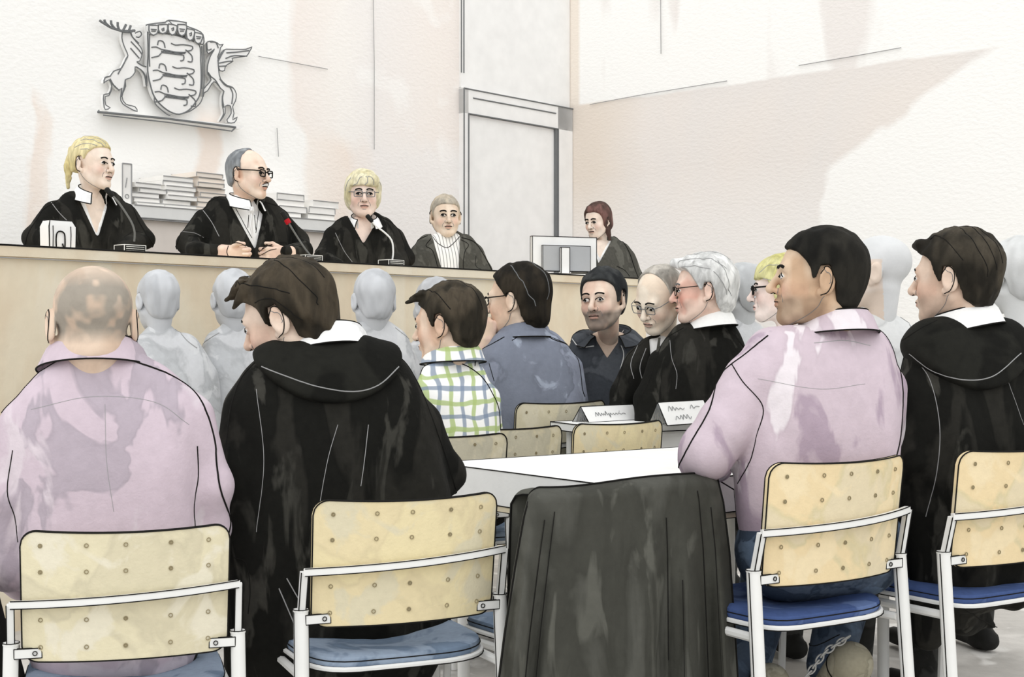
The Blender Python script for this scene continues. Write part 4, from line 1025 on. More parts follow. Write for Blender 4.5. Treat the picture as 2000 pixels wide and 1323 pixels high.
r=person(dict(label='man with tousled dark hair in a wide black robe bending his head, front row',d=3.66,yaw=22,xc=650,bphi=26,
 head=(566,628,1.13,66,-20,-4),hd=3.66,skin=(232,208,188),neckr=.06,neck=(612,715,0),
 hair=dict(DARK,col=(74,66,54),col2=(42,38,31),amp=.006,t=.017,extra_free=[((.0,.07,.118),(.01,.125,.098),.020,.005),((-.03,.07,.112),(-.045,.118,.088),.018,.004),((.03,.07,.115),(.035,.115,.108),.016,.004),((-.055,.05,.10),(-.066,.09,.07),.014,.004)],lines=[[(-.05,.08,.13),(-.08,.02,.10),(-.09,-.06,.05)],[(-.04,-.03,.15),(-.07,-.08,.08),(-.06,-.12,0)],[(0,.05,.15),(-.02,-.05,.15),(-.02,-.12,.06)],[(-.08,.03,.06),(-.09,-.02,.05),(-.09,-.06,-.02)]]),
 slabs=[(700,575,735,.045),(727,497,795,.07),(765,458,820,.095),(830,446,845,.11),(900,440,868,.12),(980,440,888,.125),(1070,448,892,.13),(1160,452,885,.135),(1255,470,880,.135)],
 arms=[[(482,800,0,.07),(462,910,-.02,.068),(470,1060,0,.062),(470,1080,.2,.05)],[(822,830,.0,.075),(862,930,.05,.07),(850,960,.25,.05)]],
 clothes=[dict(name='robe',mat=ROBE,fold=(.018,13,2.2,1.5),ftop=1.15,k=.05,extra=[((500,1080,0,.08),(505,1290,.05,.085)),((560,1100,-.0,.1),(580,1330,.05,.1)),((470,1080,0,.05),(480,1300,.05,.06))],strokes=[([(640,640),(700,650),(745,672),(790,705),(815,745),(835,790),(860,860),(880,920),(895,972)],.0022),([(540,668),(500,705),(470,740),(452,790),(442,860),(436,930),(445,985)],.0022),([(455,1090),(480,1100),(488,1150),(484,1200)],.0016),([(500,760),(515,900),(500,1040)],.0009,2),([(620,1010),(640,900),(660,830)],.0010,2),([(560,1130),(590,1180),(625,1215)],.0018,2),([(545,1150),(575,1220),(592,1260)],.0018,2),([(720,830),(712,900),(705,950)],.0012,2)]),
  dict(name='robe_yoke',mat=ROBED,arms=False,off=.014,yoke=((645,668,-.06),.20,1.25),strokes=[([(510,716),(560,735),(620,755),(690,765),(740,752),(780,716)],.0016,2)])],
 legs=dict(kz=.46)))
collar_mesh(P(628,700,3.70),26,.105,.092,.05,.02,.016,WHS,r['root'],r=.002,pitch=-14,tilt=-4)
r=person(dict(label='dark-haired man in a pink-mauve shirt and jeans, face turned left in profile',skinmin=.66,d=3.95,yaw=24,xc=1600,bphi=30,
 head=(1598,553,1.13,97,2,0),hd=3.95,skin=(214,184,152),skin2=(186,146,112),patch=.9,beard=(122,102,84),beardk=.6,neckr=.064,neck=(1632,650,.0),nose=1.0,lip=(178,120,104),jaw=1.06,browr=.0042,
 hair=dict(DARK,col=(42,40,35),col2=(22,21,18),t=.013,amp=.003,line=[(-.13,-.072),(-.06,-.070),(-.038,-.045),(-.032,.0),(-.018,.040),(.006,.040),(.012,.006),(.022,.004),(.028,.032),(.040,.052),(.06,.075),(.08,.090),(.10,.098),(.13,.12)]),
 slabs=[(644,1580,1702,.045),(674,1500,1737,.062),(700,1445,1752,.10),(765,1432,1760,.12),(840,1430,1762,.13),(910,1425,1756,.13),(985,1432,1742,.125),(1060,1448,1738,.125),(1120,1465,1735,.125)],
 arms=[[(1462,745,0,.088),(1410,840,0,.082),(1382,885,.02,.078),(1400,910,.25,.06)],[(1725,760,0,.08),(1735,880,.1,.07),(1690,920,.3,.05)]],
 clothes=[dict(name='shirt',mat=MAUVE2,zmin=.585,fold=(.012,8,4,4),extra=[((1375,885,.0,.07),(1365,905,.06,.066))],strokes=[([(1500,655),(1450,695),(1415,722),(1400,745),(1385,800),(1350,862),(1322,915)],.0028),([(1700,612),(1728,645),(1750,690),(1764,760),(1760,850),(1748,905)],.0028),([(1425,705),(1450,745),(1490,795),(1478,850),(1465,900),(1440,945)],.0018),([(1410,945),(1425,1010),(1432,1080),(1450,1105)],.002),([(1590,670),(1650,665),(1700,675)],.0012,2),([(1480,740),(1600,760),(1690,750)],.0008,2)])],
 legs=dict(mat=JEANS,shoes=False,pelvis=[(.755,3.90,.615),(.965,4.01,.615),.13],pose=[[(.80,3.98,.60),(.80,4.35,.50),(.66,4.12,.16)],[(.98,4.02,.60),(1.05,4.36,.50),(.93,4.15,.24)]],strokes=[([(1560,1250),(1590,1262),(1640,1240)],.0018)]),ls=1.3))
M8=r
collar_mesh(P(1632,655,3.97),40,.078,.080,.048,.028,.030,MAUVE2,r['root'],r=.0024,pitch=0,tilt=2)
# feet tucked under the chair, soles towards the viewer
SHOE=wash('shoe_taupe',(172,166,146),(156,150,130),9,grain=120); SOLE=plain('shoe_rim_white',(232,230,222),.8)
def toe_shoe(a,b_,w,root):
    s=SDF(); a=np.array(a);b_=np.array(b_); s.cap(a,b_,w,w*.8,k=.02); V,Fq=s.mesh(.006); m=MB(); cat_mesh(m,V,Fq,0); ax=nrm(b_-a); x,y=frame_of(ax)
    for t,rr in ((.12,1.0),): 
        c=a+(b_-a)*t*1.0; m.tube([c+(w*rr if t>0 else w*.86)*(math.cos(q)*x+math.sin(q)*y) for q in np.linspace(0,2*math.pi,19)[:-1]],.0022,1,4,closed=True)
    m.build('shoe',[SHOE,INK],root)
toe_shoe((.965,4.02,.275),(.90,4.20,.10),.062,M8['root']); toe_shoe((.735,4.02,.22),(.69,4.20,.08),.056,M8['root'])
ch=MB(); path=dens([P(x,y,3.98) for x,y in ((1652,1248),(1640,1256),(1612,1275),(1592,1300),(1578,1318),(1560,1335))],.004)
L=.022; acc=0; k=0; i=0
while i<len(path)-5:
    c=path[i]; t=nrm(path[min(i+3,len(path)-1)]-path[i]); x,y=frame_of(t,(0,1,0)); sd=x if k%2 else nrm(x*.45+y*.9)
    ch.tube([c+t*.015*math.cos(a)+sd*.0085*math.sin(a) for a in np.linspace(0,2*math.pi,13)[:-1]],.0026,0,5,closed=True); i+=5; k+=1
tag(ch.build('ankle_chain',[plain('chain_steel',(170,170,166),.5),INK],origin=path[0]),'steel link chain running between the ankles of the man in jeans','chain')
r=person(dict(label='dark-haired man in a black robe with white collar at the far right edge',d=4.2,yaw=25,xc=1900,bphi=24,
 head=(1866,551,1.13,73,-2,0),hd=4.2,skin=(228,200,178),skin2=(208,172,148),patch=.8,neckr=.062,neck=(1885,645,0),beard=(150,140,128),beardk=.3,
 hair=dict(DARK,col=(72,66,56),col2=(38,35,29),t=.016,amp=.005,extra=[('c',(-.03,.08,.105),(.02,.105,.10),.016,.012,.02)],lines=[[(-.05,.06,.14),(-.08,0,.11),(-.09,-.05,.05)],[(-.04,-.03,.15),(-.07,-.08,.08),(-.06,-.12,0)],[(0,0,.15),(-.02,-.09,.12),(-.02,-.13,.04)],[(-.02,-.04,.15),(-.05,-.1,.09),(-.04,-.13,.02)]]),
 slabs=[(664,1818,1972,.046),(680,1775,2010,.075),(730,1758,2045,.10),(800,1755,2060,.12),(900,1757,2065,.13),(1000,1765,2060,.135),(1110,1790,2050,.14)],
 arms=[[(1785,770,0,.075),(1775,900,0,.07),(1785,1010,.05,.06),(1785,1030,.25,.05)],[(2035,780,.0,.075),(2050,900,.05,.07),(2030,950,.25,.05)]],
 clothes=[dict(name='robe',mat=ROBE,fold=(.018,12,2.2,1.5),ftop=1.2,extra=[((1800,1000,0,.07),(1812,1240,.02,.06)),((1840,1080,.1,.09),(1870,1190,.12,.08)),((1850,1190,.10,.085),(1895,1205,.12,.06)),((1895,1200,.12,.06),(1948,1226,.12,.014))],strokes=[([(1762,665),(1757,740),(1752,830),(1750,905)],.0022),([(1775,690),(1815,740),(1835,830),(1830,920),(1808,1010)],.0012,2),([(1950,700),(1975,760),(2000,830)],.0009,2),([(1880,1190),(1948,1228)],.002)]),
  dict(name='robe_yoke',mat=ROBED,arms=False,off=.014,yoke=((1892,655,-.06),.20,1.2),strokes=[([(1775,692),(1820,725),(1880,742),(1940,735),(1995,690)],.0015,2),([(1762,665),(1800,640),(1830,625)],.0018)])],
 legs=dict(kz=.48)))
collar_mesh(P(1882,652,4.22),34,.092,.086,.052,.02,.02,WHS,r['root'],r=.0022,pitch=-8,tilt=-6)
# ---------------------------------------------------------------- middle
CHK=check_mat(-.4)
r=person(dict(label='man in a white shirt with green and blue checks, seen from behind',d=5.15,yaw=24,xc=900,bphi=24,
 head=(877,640,1.17,66,-6,0),hd=5.15,skin=(232,204,180),skin2=(208,164,134),patch=.9,neckr=.058,neck=(885,715,0),
 hair=dict(DARK,col=(78,70,58),col2=(46,42,34),t=.015,amp=.005,extra_free=[((-.02,.07,.11),(-.01,.115,.10),.018,.005),((-.04,.06,.105),(-.055,.11,.09),.016,.004),((.02,.07,.11),(.03,.11,.115),.015,.004)],lines=[[(-.05,.06,.14),(-.08,0,.11),(-.09,-.05,.05)],[(0,0,.15),(-.02,-.09,.12),(-.02,-.13,.04)]]),
 slabs=[(712,840,930,.05),(735,818,955,.07),(775,812,972,.10),(830,826,978,.11),(900,832,980,.12),(970,835,985,.12)],
 arms=[[(838,765,0,.062),(842,850,.02,.06),(850,870,.25,.05)],[(952,780,0,.06),(960,880,.1,.055),(950,900,.3,.05)]],
 clothes=[dict(name='shirt',mat=CHK,fold=(.007,9,5,3),strokes=[([(812,728),(835,712),(865,706),(905,712),(940,735),(962,768),(975,800),(978,842)],.0026),([(880,695),(925,700),(928,715)],.002)])],legs={}))
collar_mesh(P(885,712,5.17),30,.082,.080,.05,.02,.028,CHK,r['root'],r=.0026)
r=person(dict(label='man with dark hair and glasses in a grey-blue shirt holding a hand before his mouth',d=5.95,yaw=22,xc=1045,bphi=25,
 head=(1011,592,1.2,68,-3,0),hd=5.95,skin=(232,206,182),skin2=(210,168,138),patch=.7,neckr=.055,neck=(1022,665,0),glasses=('round',None,.0022),
 hair=dict(DARK,col=(52,46,37),col2=(30,27,22),t=.016,amp=.005,line=[(-.13,-.105),(-.06,-.10),(-.038,-.06),(-.032,.0),(-.018,.036),(.006,.036),(.010,.02),(.020,.03),(.028,.045),(.040,.06),(.06,.085),(.08,.10),(.10,.11),(.13,.13)],extra=[('e',(0,-.07,-.045),(.062,.045,.06),.02)],lines=[[(-.06,.0,.14),(-.09,-.05,.08),(-.08,-.10,-.02)],[(0,0,.15),(-.02,-.1,.12),(-.02,-.13,.0)]],lm=PENCILD),
 slabs=[(655,985,1065,.055),(675,955,1100,.075),(715,938,1128,.11),(770,945,1138,.125),(830,962,1142,.13),(900,975,1142,.13),(960,980,1140,.13)],
 arms=[[(965,705,0,.068),(950,775,.02,.062),(936,755,.10,.052),(948,692,.07,.042)],[(1112,720,0,.068),(1128,820,0,.062),(1120,850,.3,.05)]],
 hands=[dict(w=(950,668,.06),x=(.75,.2,.35),y=(.12,-.1,1.0),k=1.02,curl=(75,80,35),m=-1)],
 clothes=[dict(name='shirt',mat=BLUE,fold=(.008,9,4,3),strokes=[([(1058,640),(1075,660),(1110,675),(1130,705),(1138,760),(1143,775)],.0026),([(985,658),(960,672),(938,685),(930,710)],.0026),([(955,710),(965,745)],.0018),([(1000,665),(1035,645),(1060,652),(1110,672)],.0018)])],legs={}))
collar_mesh(P(1022,664,5.97),28,.082,.082,.05,.02,.034,BLUE,r['root'],r=.0026)
r=person(dict(label='bearded man in a dark slate polo shirt facing the viewer',d=6.35,yaw=5,xc=1185,bphi=165,
 head=(1178,591,1.12,156,-3,3),hd=6.2,skin=(236,212,192),skin2=(216,158,132),patch=.5,neckr=.054,neck=(1190,665,0),beard=(98,95,90),beardk=.85,fullb=True,nose=1.1,
 hair=dict(col=(62,64,64),col2=(36,38,40),t=.013,amp=.004,line=[(-.13,-.06),(-.06,-.05),(-.038,-.03),(-.03,.03),(-.018,.045),(.006,.045),(.012,-.004),(.022,-.004),(.03,.02),(.040,.062),(.06,.083),(.08,.096),(.10,.105),(.13,.12)]),
 slabs=[(655,1150,1225,.05),(668,1112,1252,.065),(700,1108,1262,.09),(760,1122,1262,.10),(830,1130,1262,.11),(900,1130,1260,.12),(960,1130,1260,.12)],
 arms=[[(1128,695,0,.06),(1130,790,-.02,.055),(1150,840,-.15,.05)],[(1245,700,0,.06),(1250,800,0,.055),(1240,840,-.15,.05)]],
 clothes=[dict(name='polo_shirt',mat=POLO,line2=WHS,fold=(.006,9,5,2),vcut=((1158,645),(1222,640),(1186,692)),strokes=[([(1117,662),(1132,678),(1160,676)],.0024,2),([(1205,660),(1218,690),(1212,720),(1206,745)],.0026,2),([(1160,650),(1172,672),(1186,693),(1200,672),(1218,645)],.0022,2),([(1112,668),(1118,655),(1135,645),(1152,642)],.0026)])],legs={}))
collar_mesh(P(1192,662,6.33),165,.085,.085,.04,.06,.06,POLO,r['root'],r=.0026,gap=35)
r=person(dict(label='balding white-haired man with glasses and a black robe looking down',d=5.98,yaw=10,xc=1275,bphi=160,
 head=(1289,588,1.10,140,-27,-6),hd=5.95,skin=(242,228,208),skin2=(228,196,168),patch=.5,neckr=.05,neck=(1300,668,.02),glasses=('square',PENCILD,.0016),
 hair=dict(col=(196,190,180),col2=(150,146,138),t=.007,amp=.003,line=[(-.13,-.06),(-.06,-.05),(-.038,-.03),(-.03,.03),(-.018,.040),(.006,.040),(.012,.0),(.022,.01),(.03,.5),(.13,.6)]),
 slabs=[(660,1275,1335,.045),(680,1245,1345,.065),(715,1225,1348,.09),(760,1208,1348,.10),(810,1198,1350,.11),(900,1198,1350,.11),(960,1200,1350,.11)],
 arms=[[(1245,705,-.02,.06),(1215,770,-.05,.058),(1205,810,-.1,.055)],[(1320,710,0,.06),(1325,800,0,.055)]],
 clothes=[dict(name='shirt',mat=WHS,arms=False,off=-.024),dict(name='robe',mat=ROBE,fold=(.008,10,4,3),vcut=((1272,655),(1312,650),(1278,735)),vy=-.02,strokes=[([(1255,662),(1240,680),(1222,700),(1208,745),(1192,785)],.0026),([(1245,675),(1232,710),(1238,740)],.0016,2),([(1262,680),(1250,720),(1262,760)],.0016,2)])],legs={}))
ti=MB(); ti.tube([P(1288,660,5.83),P(1284,690,5.83),P(1279,725,5.84)],[.012,.016,.008],0,8,flat=.4); ti.build('tie',[GREYJ],r['root'])
r=person(dict(label='white-haired man with glasses in a black robe, ruddy face turned left in profile',d=5.82,yaw=20,xc=1360,bphi=35,
 head=(1374,572,1.12,97,-4,0),hd=5.8,skin=(238,206,188),skin2=(222,158,140),patch=.8,ruddy=2,neckr=.055,neck=(1388,640,0),glasses=('square',None,.0018),browm=PENCILD,
 hair=dict(col=(240,240,238),col2=(204,204,202),t=.020,amp=.006,lm=PENCIL,lr=.0014,line=[(-.13,-.085),(-.06,-.08),(-.038,-.05),(-.032,.0),(-.018,.036),(.006,.036),(.012,.01),(.022,.01),(.03,.03),(.045,.06),(.06,.085),(.08,.095),(.10,.10),(.13,.12)],extra=[('c',(0,.07,.11),(0,.10,.115),.03,.018,.02),('e',(0,-.075,-.02),(.055,.04,.06),.02)],
   lines=[[(-.03,.10,.125),(-.06,.05,.14),(-.08,-.02,.13),(-.08,-.08,.08)],[(-.05,.09,.10),(-.08,.04,.10),(-.09,-.02,.08)],[(-.085,-.03,.07),(-.09,-.06,.03),(-.08,-.08,-.02)],[(-.07,-.05,.11),(-.085,-.08,.05),(-.07,-.1,-.02)],[(-.02,.06,.15),(-.03,-.04,.155),(-.03,-.1,.11)]]),
 slabs=[(640,1338,1432,.05),(660,1305,1448,.075),(700,1278,1462,.10),(760,1262,1465,.115),(820,1250,1465,.12),(900,1250,1465,.12),(960,1255,1460,.12)],
 arms=[[(1295,710,0,.07),(1265,780,0,.065),(1262,830,-.02,.06)],[(1445,720,0,.07),(1455,800,.1,.06)]],
 clothes=[dict(name='robe',mat=ROBE,fold=(.010,10,3,3),strokes=[([(1400,630),(1425,645),(1445,668),(1458,685)],.003),([(1335,640),(1300,662),(1285,690),(1268,740),(1245,790)],.0024),([(1308,665),(1312,700),(1322,730),(1320,760)],.0012,2)])],legs={}))
collar_mesh(P(1385,645,5.84),55,.078,.080,.050,.02,.026,WHS,r['root'],r=.0026,pitch=-4)
YB=dict(col=(222,217,160),col2=(204,198,128))
r=person(dict(label='woman with yellow-blonde bob and thick dark glasses in profile behind the pink shirt man',d=5.35,yaw=20,xc=1530,bphi=60,
 head=(1526,572,1.02,94,-2,0),hd=5.35,skin=(246,228,220),skin2=(234,206,194),patch=.5,fem=1,neckr=.048,neck=(1535,645,0),glasses=('square',None,.0034),
 hair=dict(YB,t=.018,amp=.004,line=[(-.13,-.08),(-.03,-.075),(-.01,-.06),(.02,-.05),(.03,-.02),(.04,.02),(.05,.045),(.08,.05),(.10,.06),(.13,.06)],extra=[('e',(0,-.03,-.02),(.088,.08,.07),.02)],lines=[[(-.06,.09,.08),(-.08,.05,.11),(-.09,0,.10)],[(-.07,.07,.05),(-.09,.03,.04),(-.1,-.02,.0)]],lm=PENCIL),
 slabs=[(660,1505,1560,.045),(690,1478,1600,.07),(740,1470,1620,.09),(800,1470,1620,.10),(880,1470,1620,.11),(960,1480,1610,.11)],arms=[],
 clothes=[dict(name='blouse',mat=WHS,fold=(.006,9,4,2),strokes=[([(1492,665),(1480,680),(1470,692)],.0022)])],legs={}))
# ---------------------------------------------------------------- people left as grey washes
def ghost(label,d,head,slabs,col=(206,208,211),mat=None,yaw=20,arms=(),face=False,strokes=(),hair=True,xc=None,neck=None):
    c2=tuple(int(v*.93) for v in col); q=slabs[2]; mm=.055*F/d
    arms=[[(q[1]+mm*.7,q[0]+10,0,.06),(q[1]+mm*.4,q[0]+150,0,.052),(q[1]+mm*1.2,q[0]+165,.22,.042)],[(q[2]-mm*.7,q[0]+10,0,.06),(q[2]-mm*.4,q[0]+150,0,.052),(q[2]-mm*1.2,q[0]+165,.22,.042)]]
    return person(dict(label=label,group='people left as grey washes',d=d,yaw=yaw,head=head,skin=col,ghost=True,gface=face,slabs=slabs,arms=list(arms),neckr=.056,
     hair=dict(col=col,col2=c2,t=.006,amp=.003,lm=PENCIL) if hair else None,neck=neck or ((slabs[0][1]+slabs[0][2])/2,slabs[0][0]+8,0),
     clothes=[dict(name='jacket',mat=mat or GH,fold=(.006,8,4,2),strokes=[(s,.0022,2) for s in strokes])],legs={},xc=xc or (slabs[2][1]+slabs[2][2])/2))
ghost('pale grey figure with bowed shoulders between the balding man and the tousled robed man',5.7,(308,592,.98,20,-4,0),[(652,278,345,.05),(680,255,392,.07),(730,250,420,.10),(800,250,430,.11),(900,255,430,.12),(1000,260,430,.12)],strokes=[[(345,640),(365,665),(385,680)]])
ghost('pale grey figure half hidden by the tousled hair of the robed man',5.9,(455,590,1.02,10,-4,0),[(645,425,500,.05),(672,395,530,.07),(730,385,545,.10),(800,385,550,.11),(900,390,550,.12),(1000,395,550,.12)],strokes=[[(428,650),(400,668),(380,690)]])
ghost('pale grey figure seen between the black robe and the checked shirt',5.8,(730,592,1.03,12,-4,0),[(645,692,775,.05),(668,672,800,.07),(720,660,822,.10),(800,660,825,.11),(900,665,820,.12),(1000,670,820,.12)],strokes=[[(690,640),(672,668)],[(772,640),(800,662)]])
ghost('grey figure of which only the crown shows above the checked shirt man',6.6,(848,603,1.10,30,0,0),[(665,810,885,.05),(690,790,905,.07),(740,780,915,.10),(820,780,915,.11),(900,785,915,.12)],col=(200,202,205))
ghost('grey-washed figure between the white-haired man and the blonde woman',6.3,(1448,578,1.10,60,0,0),[(635,1420,1475,.05),(655,1405,1500,.07),(700,1395,1515,.10),(780,1395,1520,.11),(880,1395,1520,.12)],col=(204,206,207))
ghost('pale figure in grey-white behind the head of the pink shirt man',4.95,(1712,538,1.07,80,0,0),[(635,1680,1765,.05),(660,1645,1795,.075),(710,1630,1830,.10),(800,1630,1840,.12),(900,1635,1840,.12),(1000,1640,1835,.12)],col=(220,221,221),mat=GHL,face=True,hair=False,strokes=[[(1765,600),(1780,640),(1800,660)]])
ghost('very pale figure cut off by the right picture edge',5.0,(1985,545,1.12,40,0,0),[(650,1950,2030,.05),(675,1930,2070,.07),(730,1920,2080,.10),(820,1920,2080,.12),(920,1925,2080,.12),(1000,1930,2080,.12)],col=(224,225,224),mat=GHL)
# ---------------------------------------------------------------- the panel on the dais
def judge(**k):
    k.setdefault('floor',DAIS); k.setdefault('legs',dict(tl=.17,fx=.0)); k.setdefault('yaw',38); return person(k)
BL=dict(col=(232,219,172),col2=(220,205,150))
r=judge(label='blonde judge with a ponytail in a black robe at the left end of the bench',d=6.83,bphi=222,xc=178,
 head=(181,325,1.04,228,-3,0),skin=(240,222,206),skin2=(226,200,180),patch=.6,fem=1,neckr=.046,neck=(180,390,0),
 hair=dict(BL,t=.011,amp=.003,line=[(-.13,-.03),(-.06,-.03),(-.038,-.02),(-.03,.03),(-.018,.040),(.006,.040),(.014,.02),(.03,.055),(.05,.075),(.07,.09),(.10,.10),(.13,.11)],extra_free=[((0,-.10,.085),(.0,-.125,.075),.014,.018),((0,-.125,.075),(.005,-.14,.0),.018,.022),((.005,-.14,.0),(.01,-.135,-.10),.022,.008)],
   lines=[[(.02,.09,.10),(.05,.04,.13),(.07,-.02,.12)],[(.05,.07,.09),(.07,.02,.10),(.085,-.04,.08)],[(.0,.09,.115),(.02,.03,.145),(.03,-.05,.14)],[(.07,.04,.07),(.085,.0,.07)]],lm=PENCIL),
 slabs=[(378,150,212,.05),(395,115,240,.065),(425,92,262,.09),(460,85,275,.11),(520,85,280,.12),(560,90,278,.12)],
 arms=[[(103,415,0,.06),(66,465,-.03,.058),(110,484,-.2,.05)],[(250,420,0,.058),(285,468,-.05,.052),(240,485,-.2,.045)]],
 clothes=[dict(name='blouse',mat=WHS,arms=False,off=-.024,vcut=((168,370),(204,370),(187,425)),vy=0),dict(name='robe',mat=ROBE,fold=(.008,9,5,4),vcut=((148,366),(216,368),(190,455)),vy=0,strokes=[([(112,392),(85,408),(72,428),(55,455),(47,485)],.0034),([(232,382),(255,398),(270,430),(282,450),(300,478),(300,487)],.0034),([(100,395),(115,415),(135,435)],.0018,2),([(240,465),(262,452),(280,455)],.002),([(150,375),(165,400),(180,432),(188,452)],.0024),([(212,375),(203,400),(196,430),(191,455)],.002)])])
collar_mesh(P(183,387,6.80),228,.062,.062,.045,.06,.035,WHS,r['root'],r=.0028,gap=38)
r=judge(label='bald judge with grey temples, dark glasses and white moustache, hands folded on the bench',d=7.45,bphi=220,xc=468,
 head=(484,345,1.10,236,-2,0),skin=(240,216,196),skin2=(222,178,150),patch=.9,neckr=.056,neck=(478,405,0),moustache=(244,243,240),glasses=('square',None,.003),jaw=1.05,nose=1.1,
 hair=dict(col=(160,164,166),col2=(128,132,136),t=.006,amp=.002,line=[(-.13,-.05),(-.06,-.045),(-.038,-.03),(-.03,.03),(-.018,.040),(.004,.036),(.010,.02),(.016,.4),(.13,.6)]),
 slabs=[(392,440,515,.055),(408,400,545,.075),(435,385,562,.105),(470,375,568,.125),(520,375,570,.13),(570,378,570,.13)],
 arms=[[(398,430,0,.068),(368,475,-.05,.065),(385,492,-.2,.055),(438,492,-.3,.046)],[(545,430,.0,.066),(582,470,-.02,.062),(592,490,-.12,.055),(558,492,-.28,.045)]],
 hands=[dict(w=(446,494,-.34),x=(.1,-.2,1),y=(1,-.15,-.12),k=1.1,curl=(40,60,40),m=1,ink=[[(450,478),(462,474),(480,480)],[(446,480),(443,492),(446,502)]]),dict(w=(556,496,-.26),x=(-.1,-.1,1),y=(-1,-.2,-.08),k=1.1,curl=(30,45,35),m=1,ink=[[(505,493),(520,482),(532,478)],[(508,500),(525,490),(540,486)],[(512,486),(522,477)]])],
 clothes=[dict(name='shirt',mat=WHS,arms=False,off=-.024,strokes=[([(452,390),(478,440),(492,465)],.002),([(508,400),(503,430),(500,455)],.002)]),dict(name='robe',mat=ROBE,fold=(.010,8,5,4),vcut=((446,384),(516,390),(497,478)),vy=0,strokes=[([(440,378),(405,395),(375,412),(358,440),(348,470),(338,492)],.0036),([(518,395),(555,408),(570,435),(585,465),(603,495)],.0036),([(392,405),(412,432),(428,462)],.0022,2),([(368,460),(395,462),(412,466)],.0024),([(355,452),(380,455),(398,464)],.002,2),([(520,478),(552,474),(590,482)],.0018)])])
collar_mesh(P(478,402,7.42),232,.070,.070,.045,.05,.03,WHS,r['root'],r=.0028,gap=22)
ti=MB(); dd=7.27; ti.tube([P(492,404,dd),P(492,412,dd),P(492,418,dd)],[.014,.022,.012],0,8,flat=.6); ti.tube([P(492,418,dd),P(490,440,dd-.01),P(495,470,dd-.01)],[.012,.022,.006],0,8,flat=.35); ti.tube([P(486,420,dd-.02),P(484,445,dd-.03)],.0022,1,4); ti.tube([P(497,420,dd-.02),P(500,450,dd-.03)],.0022,1,4); ti.build('tie',[WHS,INK],r['root'])
GB=dict(col=(238,231,200),col2=(218,209,168))
r=judge(label='judge with short blonde fringe and thin glasses in a black robe',d=8.1,bphi=215,xc=712,
 head=(709,385,1.10,184,-3,0),skin=(242,220,206),skin2=(230,196,178),patch=.6,fem=1,neckr=.047,neck=(710,440,0),glasses=('square',PENCILD,.0022),
 hair=dict(GB,t=.020,amp=.004,line=[(-.13,-.08),(-.03,-.075),(-.0,-.065),(.03,-.055),(.04,-.02),(.048,.03),(.06,.05),(.08,.052),(.10,.055),(.13,.06)],extra=[('e',(0,-.02,-.01),(.094,.085,.075),.02),('e',(-.02,.07,.085),(.06,.035,.035),.02)],lines=[[(-.02,.13,.12),(-.05,.13,.09),(-.06,.12,.05)],[(.02,.13,.12),(.04,.13,.09),(.07,.1,.05)],[(0,.13,.12),(-.02,.13,.08),(.0,.12,.055)],[(-.07,.05,.10),(-.1,.02,.03)],[(.07,.05,.10),(.1,.02,.03)]],lm=PENCIL),
 slabs=[(430,680,748,.055),(446,650,772,.075),(468,636,786,.10),(500,630,792,.12),(550,632,790,.13),(590,635,790,.13)],
 arms=[[(652,465,0,.066),(632,505,-.05,.06),(660,520,-.2,.05)],[(772,465,0,.066),(792,505,-.05,.06),(770,520,-.2,.05)]],
 clothes=[dict(name='blouse',mat=WHS,arms=False,off=-.024,vcut=((692,425),(728,425),(711,462)),vy=0,strokes=[([(690,430),(700,450),(710,470)],.002,2)]),dict(name='robe',mat=ROBE,fold=(.009,9,5,4),vcut=((682,420),(737,424),(710,470)),vy=0,strokes=[([(678,420),(650,435),(628,448),(618,470),(612,490)],.0036),([(740,422),(765,435),(782,455),(792,485),(803,518)],.0036),([(655,455),(672,490),(688,512)],.0018,2)])])
collar_mesh(P(711,437,8.06),190,.064,.064,.045,.06,.03,WHS,r['root'],r=.003,gap=34)
r=judge(label='grey-haired man in a dark grey suit and striped shirt, fourth at the bench',d=8.6,bphi=212,xc=878,
 head=(870,426,1.07,190,-3,0),skin=(232,212,190),skin2=(218,188,162),patch=.6,neckr=.054,neck=(872,478,0),
 hair=dict(col=(206,192,170),col2=(178,170,156),t=.008,amp=.004,lm=PENCIL),
 slabs=[(465,838,905,.055),(478,812,930,.075),(500,802,945,.10),(530,800,948,.12),(580,802,948,.13),(620,805,948,.13)],
 arms=[[(818,495,0,.062),(808,535,-.05,.058),(830,550,-.2,.05)],[(930,495,0,.062),(946,530,-.05,.058),(915,550,-.2,.05)]],
 clothes=[dict(name='shirt',mat=stripes_mat(),arms=False,off=-.022,strokes=[([(845,462),(855,475),(872,484),(885,476),(898,462)],.0026)]),dict(name='suit_jacket',mat=GREYJ,fold=(.008,9,5,3),vcut=((846,458),(896,460),(888,600)),vy=0,strokes=[([(835,460),(812,470),(800,478),(797,500)],.0034),([(902,464),(925,472),(940,490),(958,522),(962,532)],.0036),([(842,466),(832,480),(845,490),(855,520),(860,530)],.0026),([(900,468),(915,478),(908,492),(905,515),(906,530)],.0026),([(930,500),(930,520),(945,528)],.0022)])])
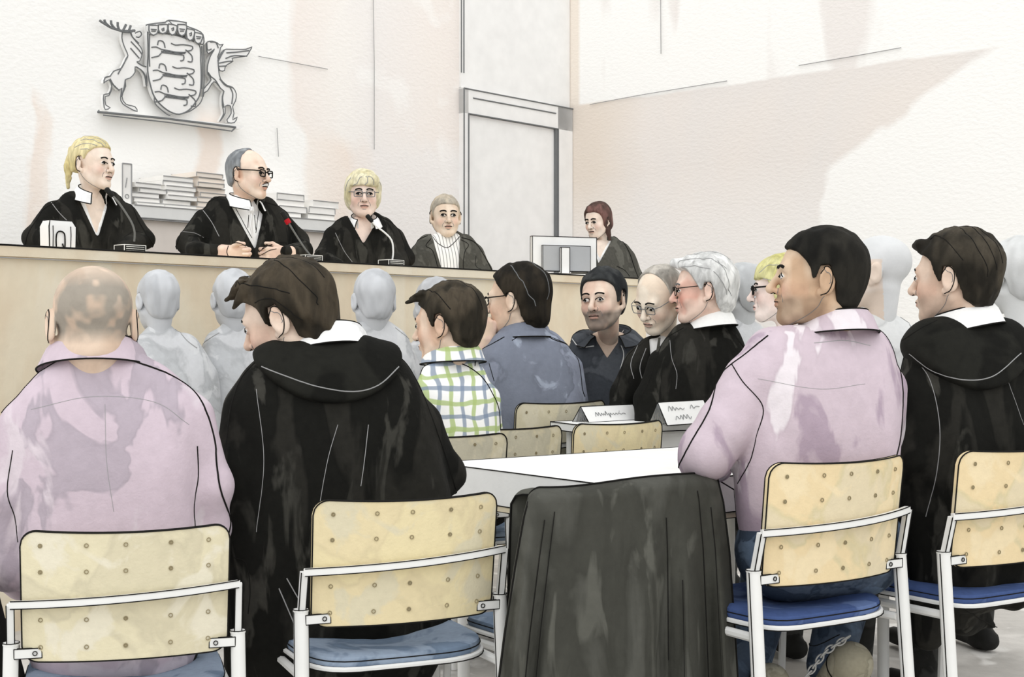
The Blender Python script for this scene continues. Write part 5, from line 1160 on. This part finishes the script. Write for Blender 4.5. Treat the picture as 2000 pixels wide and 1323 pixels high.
r=judge(label='woman with dark red hair in a grey jacket, looking down behind the monitor',d=9.7,bphi=160,xc=1175,yaw=36,
 head=(1168,434,.975,146,-14,2),skin=(240,224,210),skin2=(220,192,172),patch=.6,fem=1,neckr=.045,neck=(1178,480,.02),
 hair=dict(col=(124,92,86),col2=(84,66,60),t=.016,amp=.004,line=[(-.13,-.09),(-.03,-.085),(-.0,-.07),(.02,-.06),(.03,-.02),(.04,.03),(.05,.06),(.07,.085),(.09,.1),(.13,.12)],extra=[('e',(0,-.03,-.02),(.09,.08,.08),.02)],extra_free=[((-.07,.0,-.06),(-.08,.01,-.13),.022,.010),((.07,.0,-.06),(.075,.01,-.12),.022,.010)]),
 slabs=[(475,1145,1212,.055),(490,1128,1232,.075),(515,1125,1245,.10),(545,1125,1250,.12),(580,1128,1248,.13)],
 arms=[[(1138,505,0,.06),(1128,545,-.05,.058),(1165,552,-.2,.05)],[(1225,505,0,.06),(1243,545,-.05,.058),(1195,550,-.2,.05)]],
 clothes=[dict(name='blouse',mat=WHS,arms=False,off=-.024,vcut=((1164,465),(1184,465),(1172,488)),vy=0),dict(name='jacket',mat=GREYJ,fold=(.008,9,5,3),vcut=((1156,465),(1194,465),(1170,508)),vy=0,strokes=[([(1198,460),(1215,470),(1230,495),(1240,525),(1250,550)],.0042),([(1190,470),(1178,495),(1170,512)],.003),([(1205,520),(1220,528),(1230,540)],.003),([(1140,462),(1130,472)],.003)])])

# dark garment at the lower left edge
g=SDF(); g.cap(P(-60,1120,3.15),P(-30,1340,3.2),.05,.085,k=.05); g.cap(P(-30,1200,3.25),P(0,1400,3.25),.03,.06,k=.05)
g.post.append(lambda X,D:D+.012*(vnoise(np.stack([X[...,0]*28,X[...,1]*20,X[...,2]*4],-1),4)-.5))
V,Fq=g.mesh(.008); b=MB(); cat_mesh(b,V,Fq,0); 
tag(b.build('hanging_dark_garment',[ROBE,INK],origin=(-1.18,3.2,.4)),'dark garment hanging at the lower left beside the balding man in mauve','garment')
# ================================================================ camera, light
cam=bpy.data.cameras.new('camera'); co=bpy.data.objects.new('camera',cam); COL.objects.link(co)
cam.sensor_fit='HORIZONTAL'; cam.sensor_width=36.0; cam.lens=F/2000*36; cam.clip_start=0.05
co.location=(0,0,H); co.rotation_euler=(math.radians(90),0,0); S.camera=co
w=bpy.data.worlds.new('daylight'); S.world=w; w.use_nodes=True
w.node_tree.nodes['Background'].inputs[0].default_value=(0.985,0.995,1.0,1); w.node_tree.nodes['Background'].inputs[1].default_value=1.0
def sun(e,rx,rz,ang):
    l=bpy.data.lights.new('sun','SUN'); l.energy=e; l.angle=math.radians(ang); o=bpy.data.objects.new('sun',l); COL.objects.link(o); o.rotation_euler=(math.radians(rx),0,math.radians(rz))
sun(0.75,45,-5,70)
S.view_settings.view_transform='Standard'; S.view_settings.look='None'; S.view_settings.gamma=1.0; S.view_settings.use_curve_mapping=False
S.view_settings.exposure=0.22
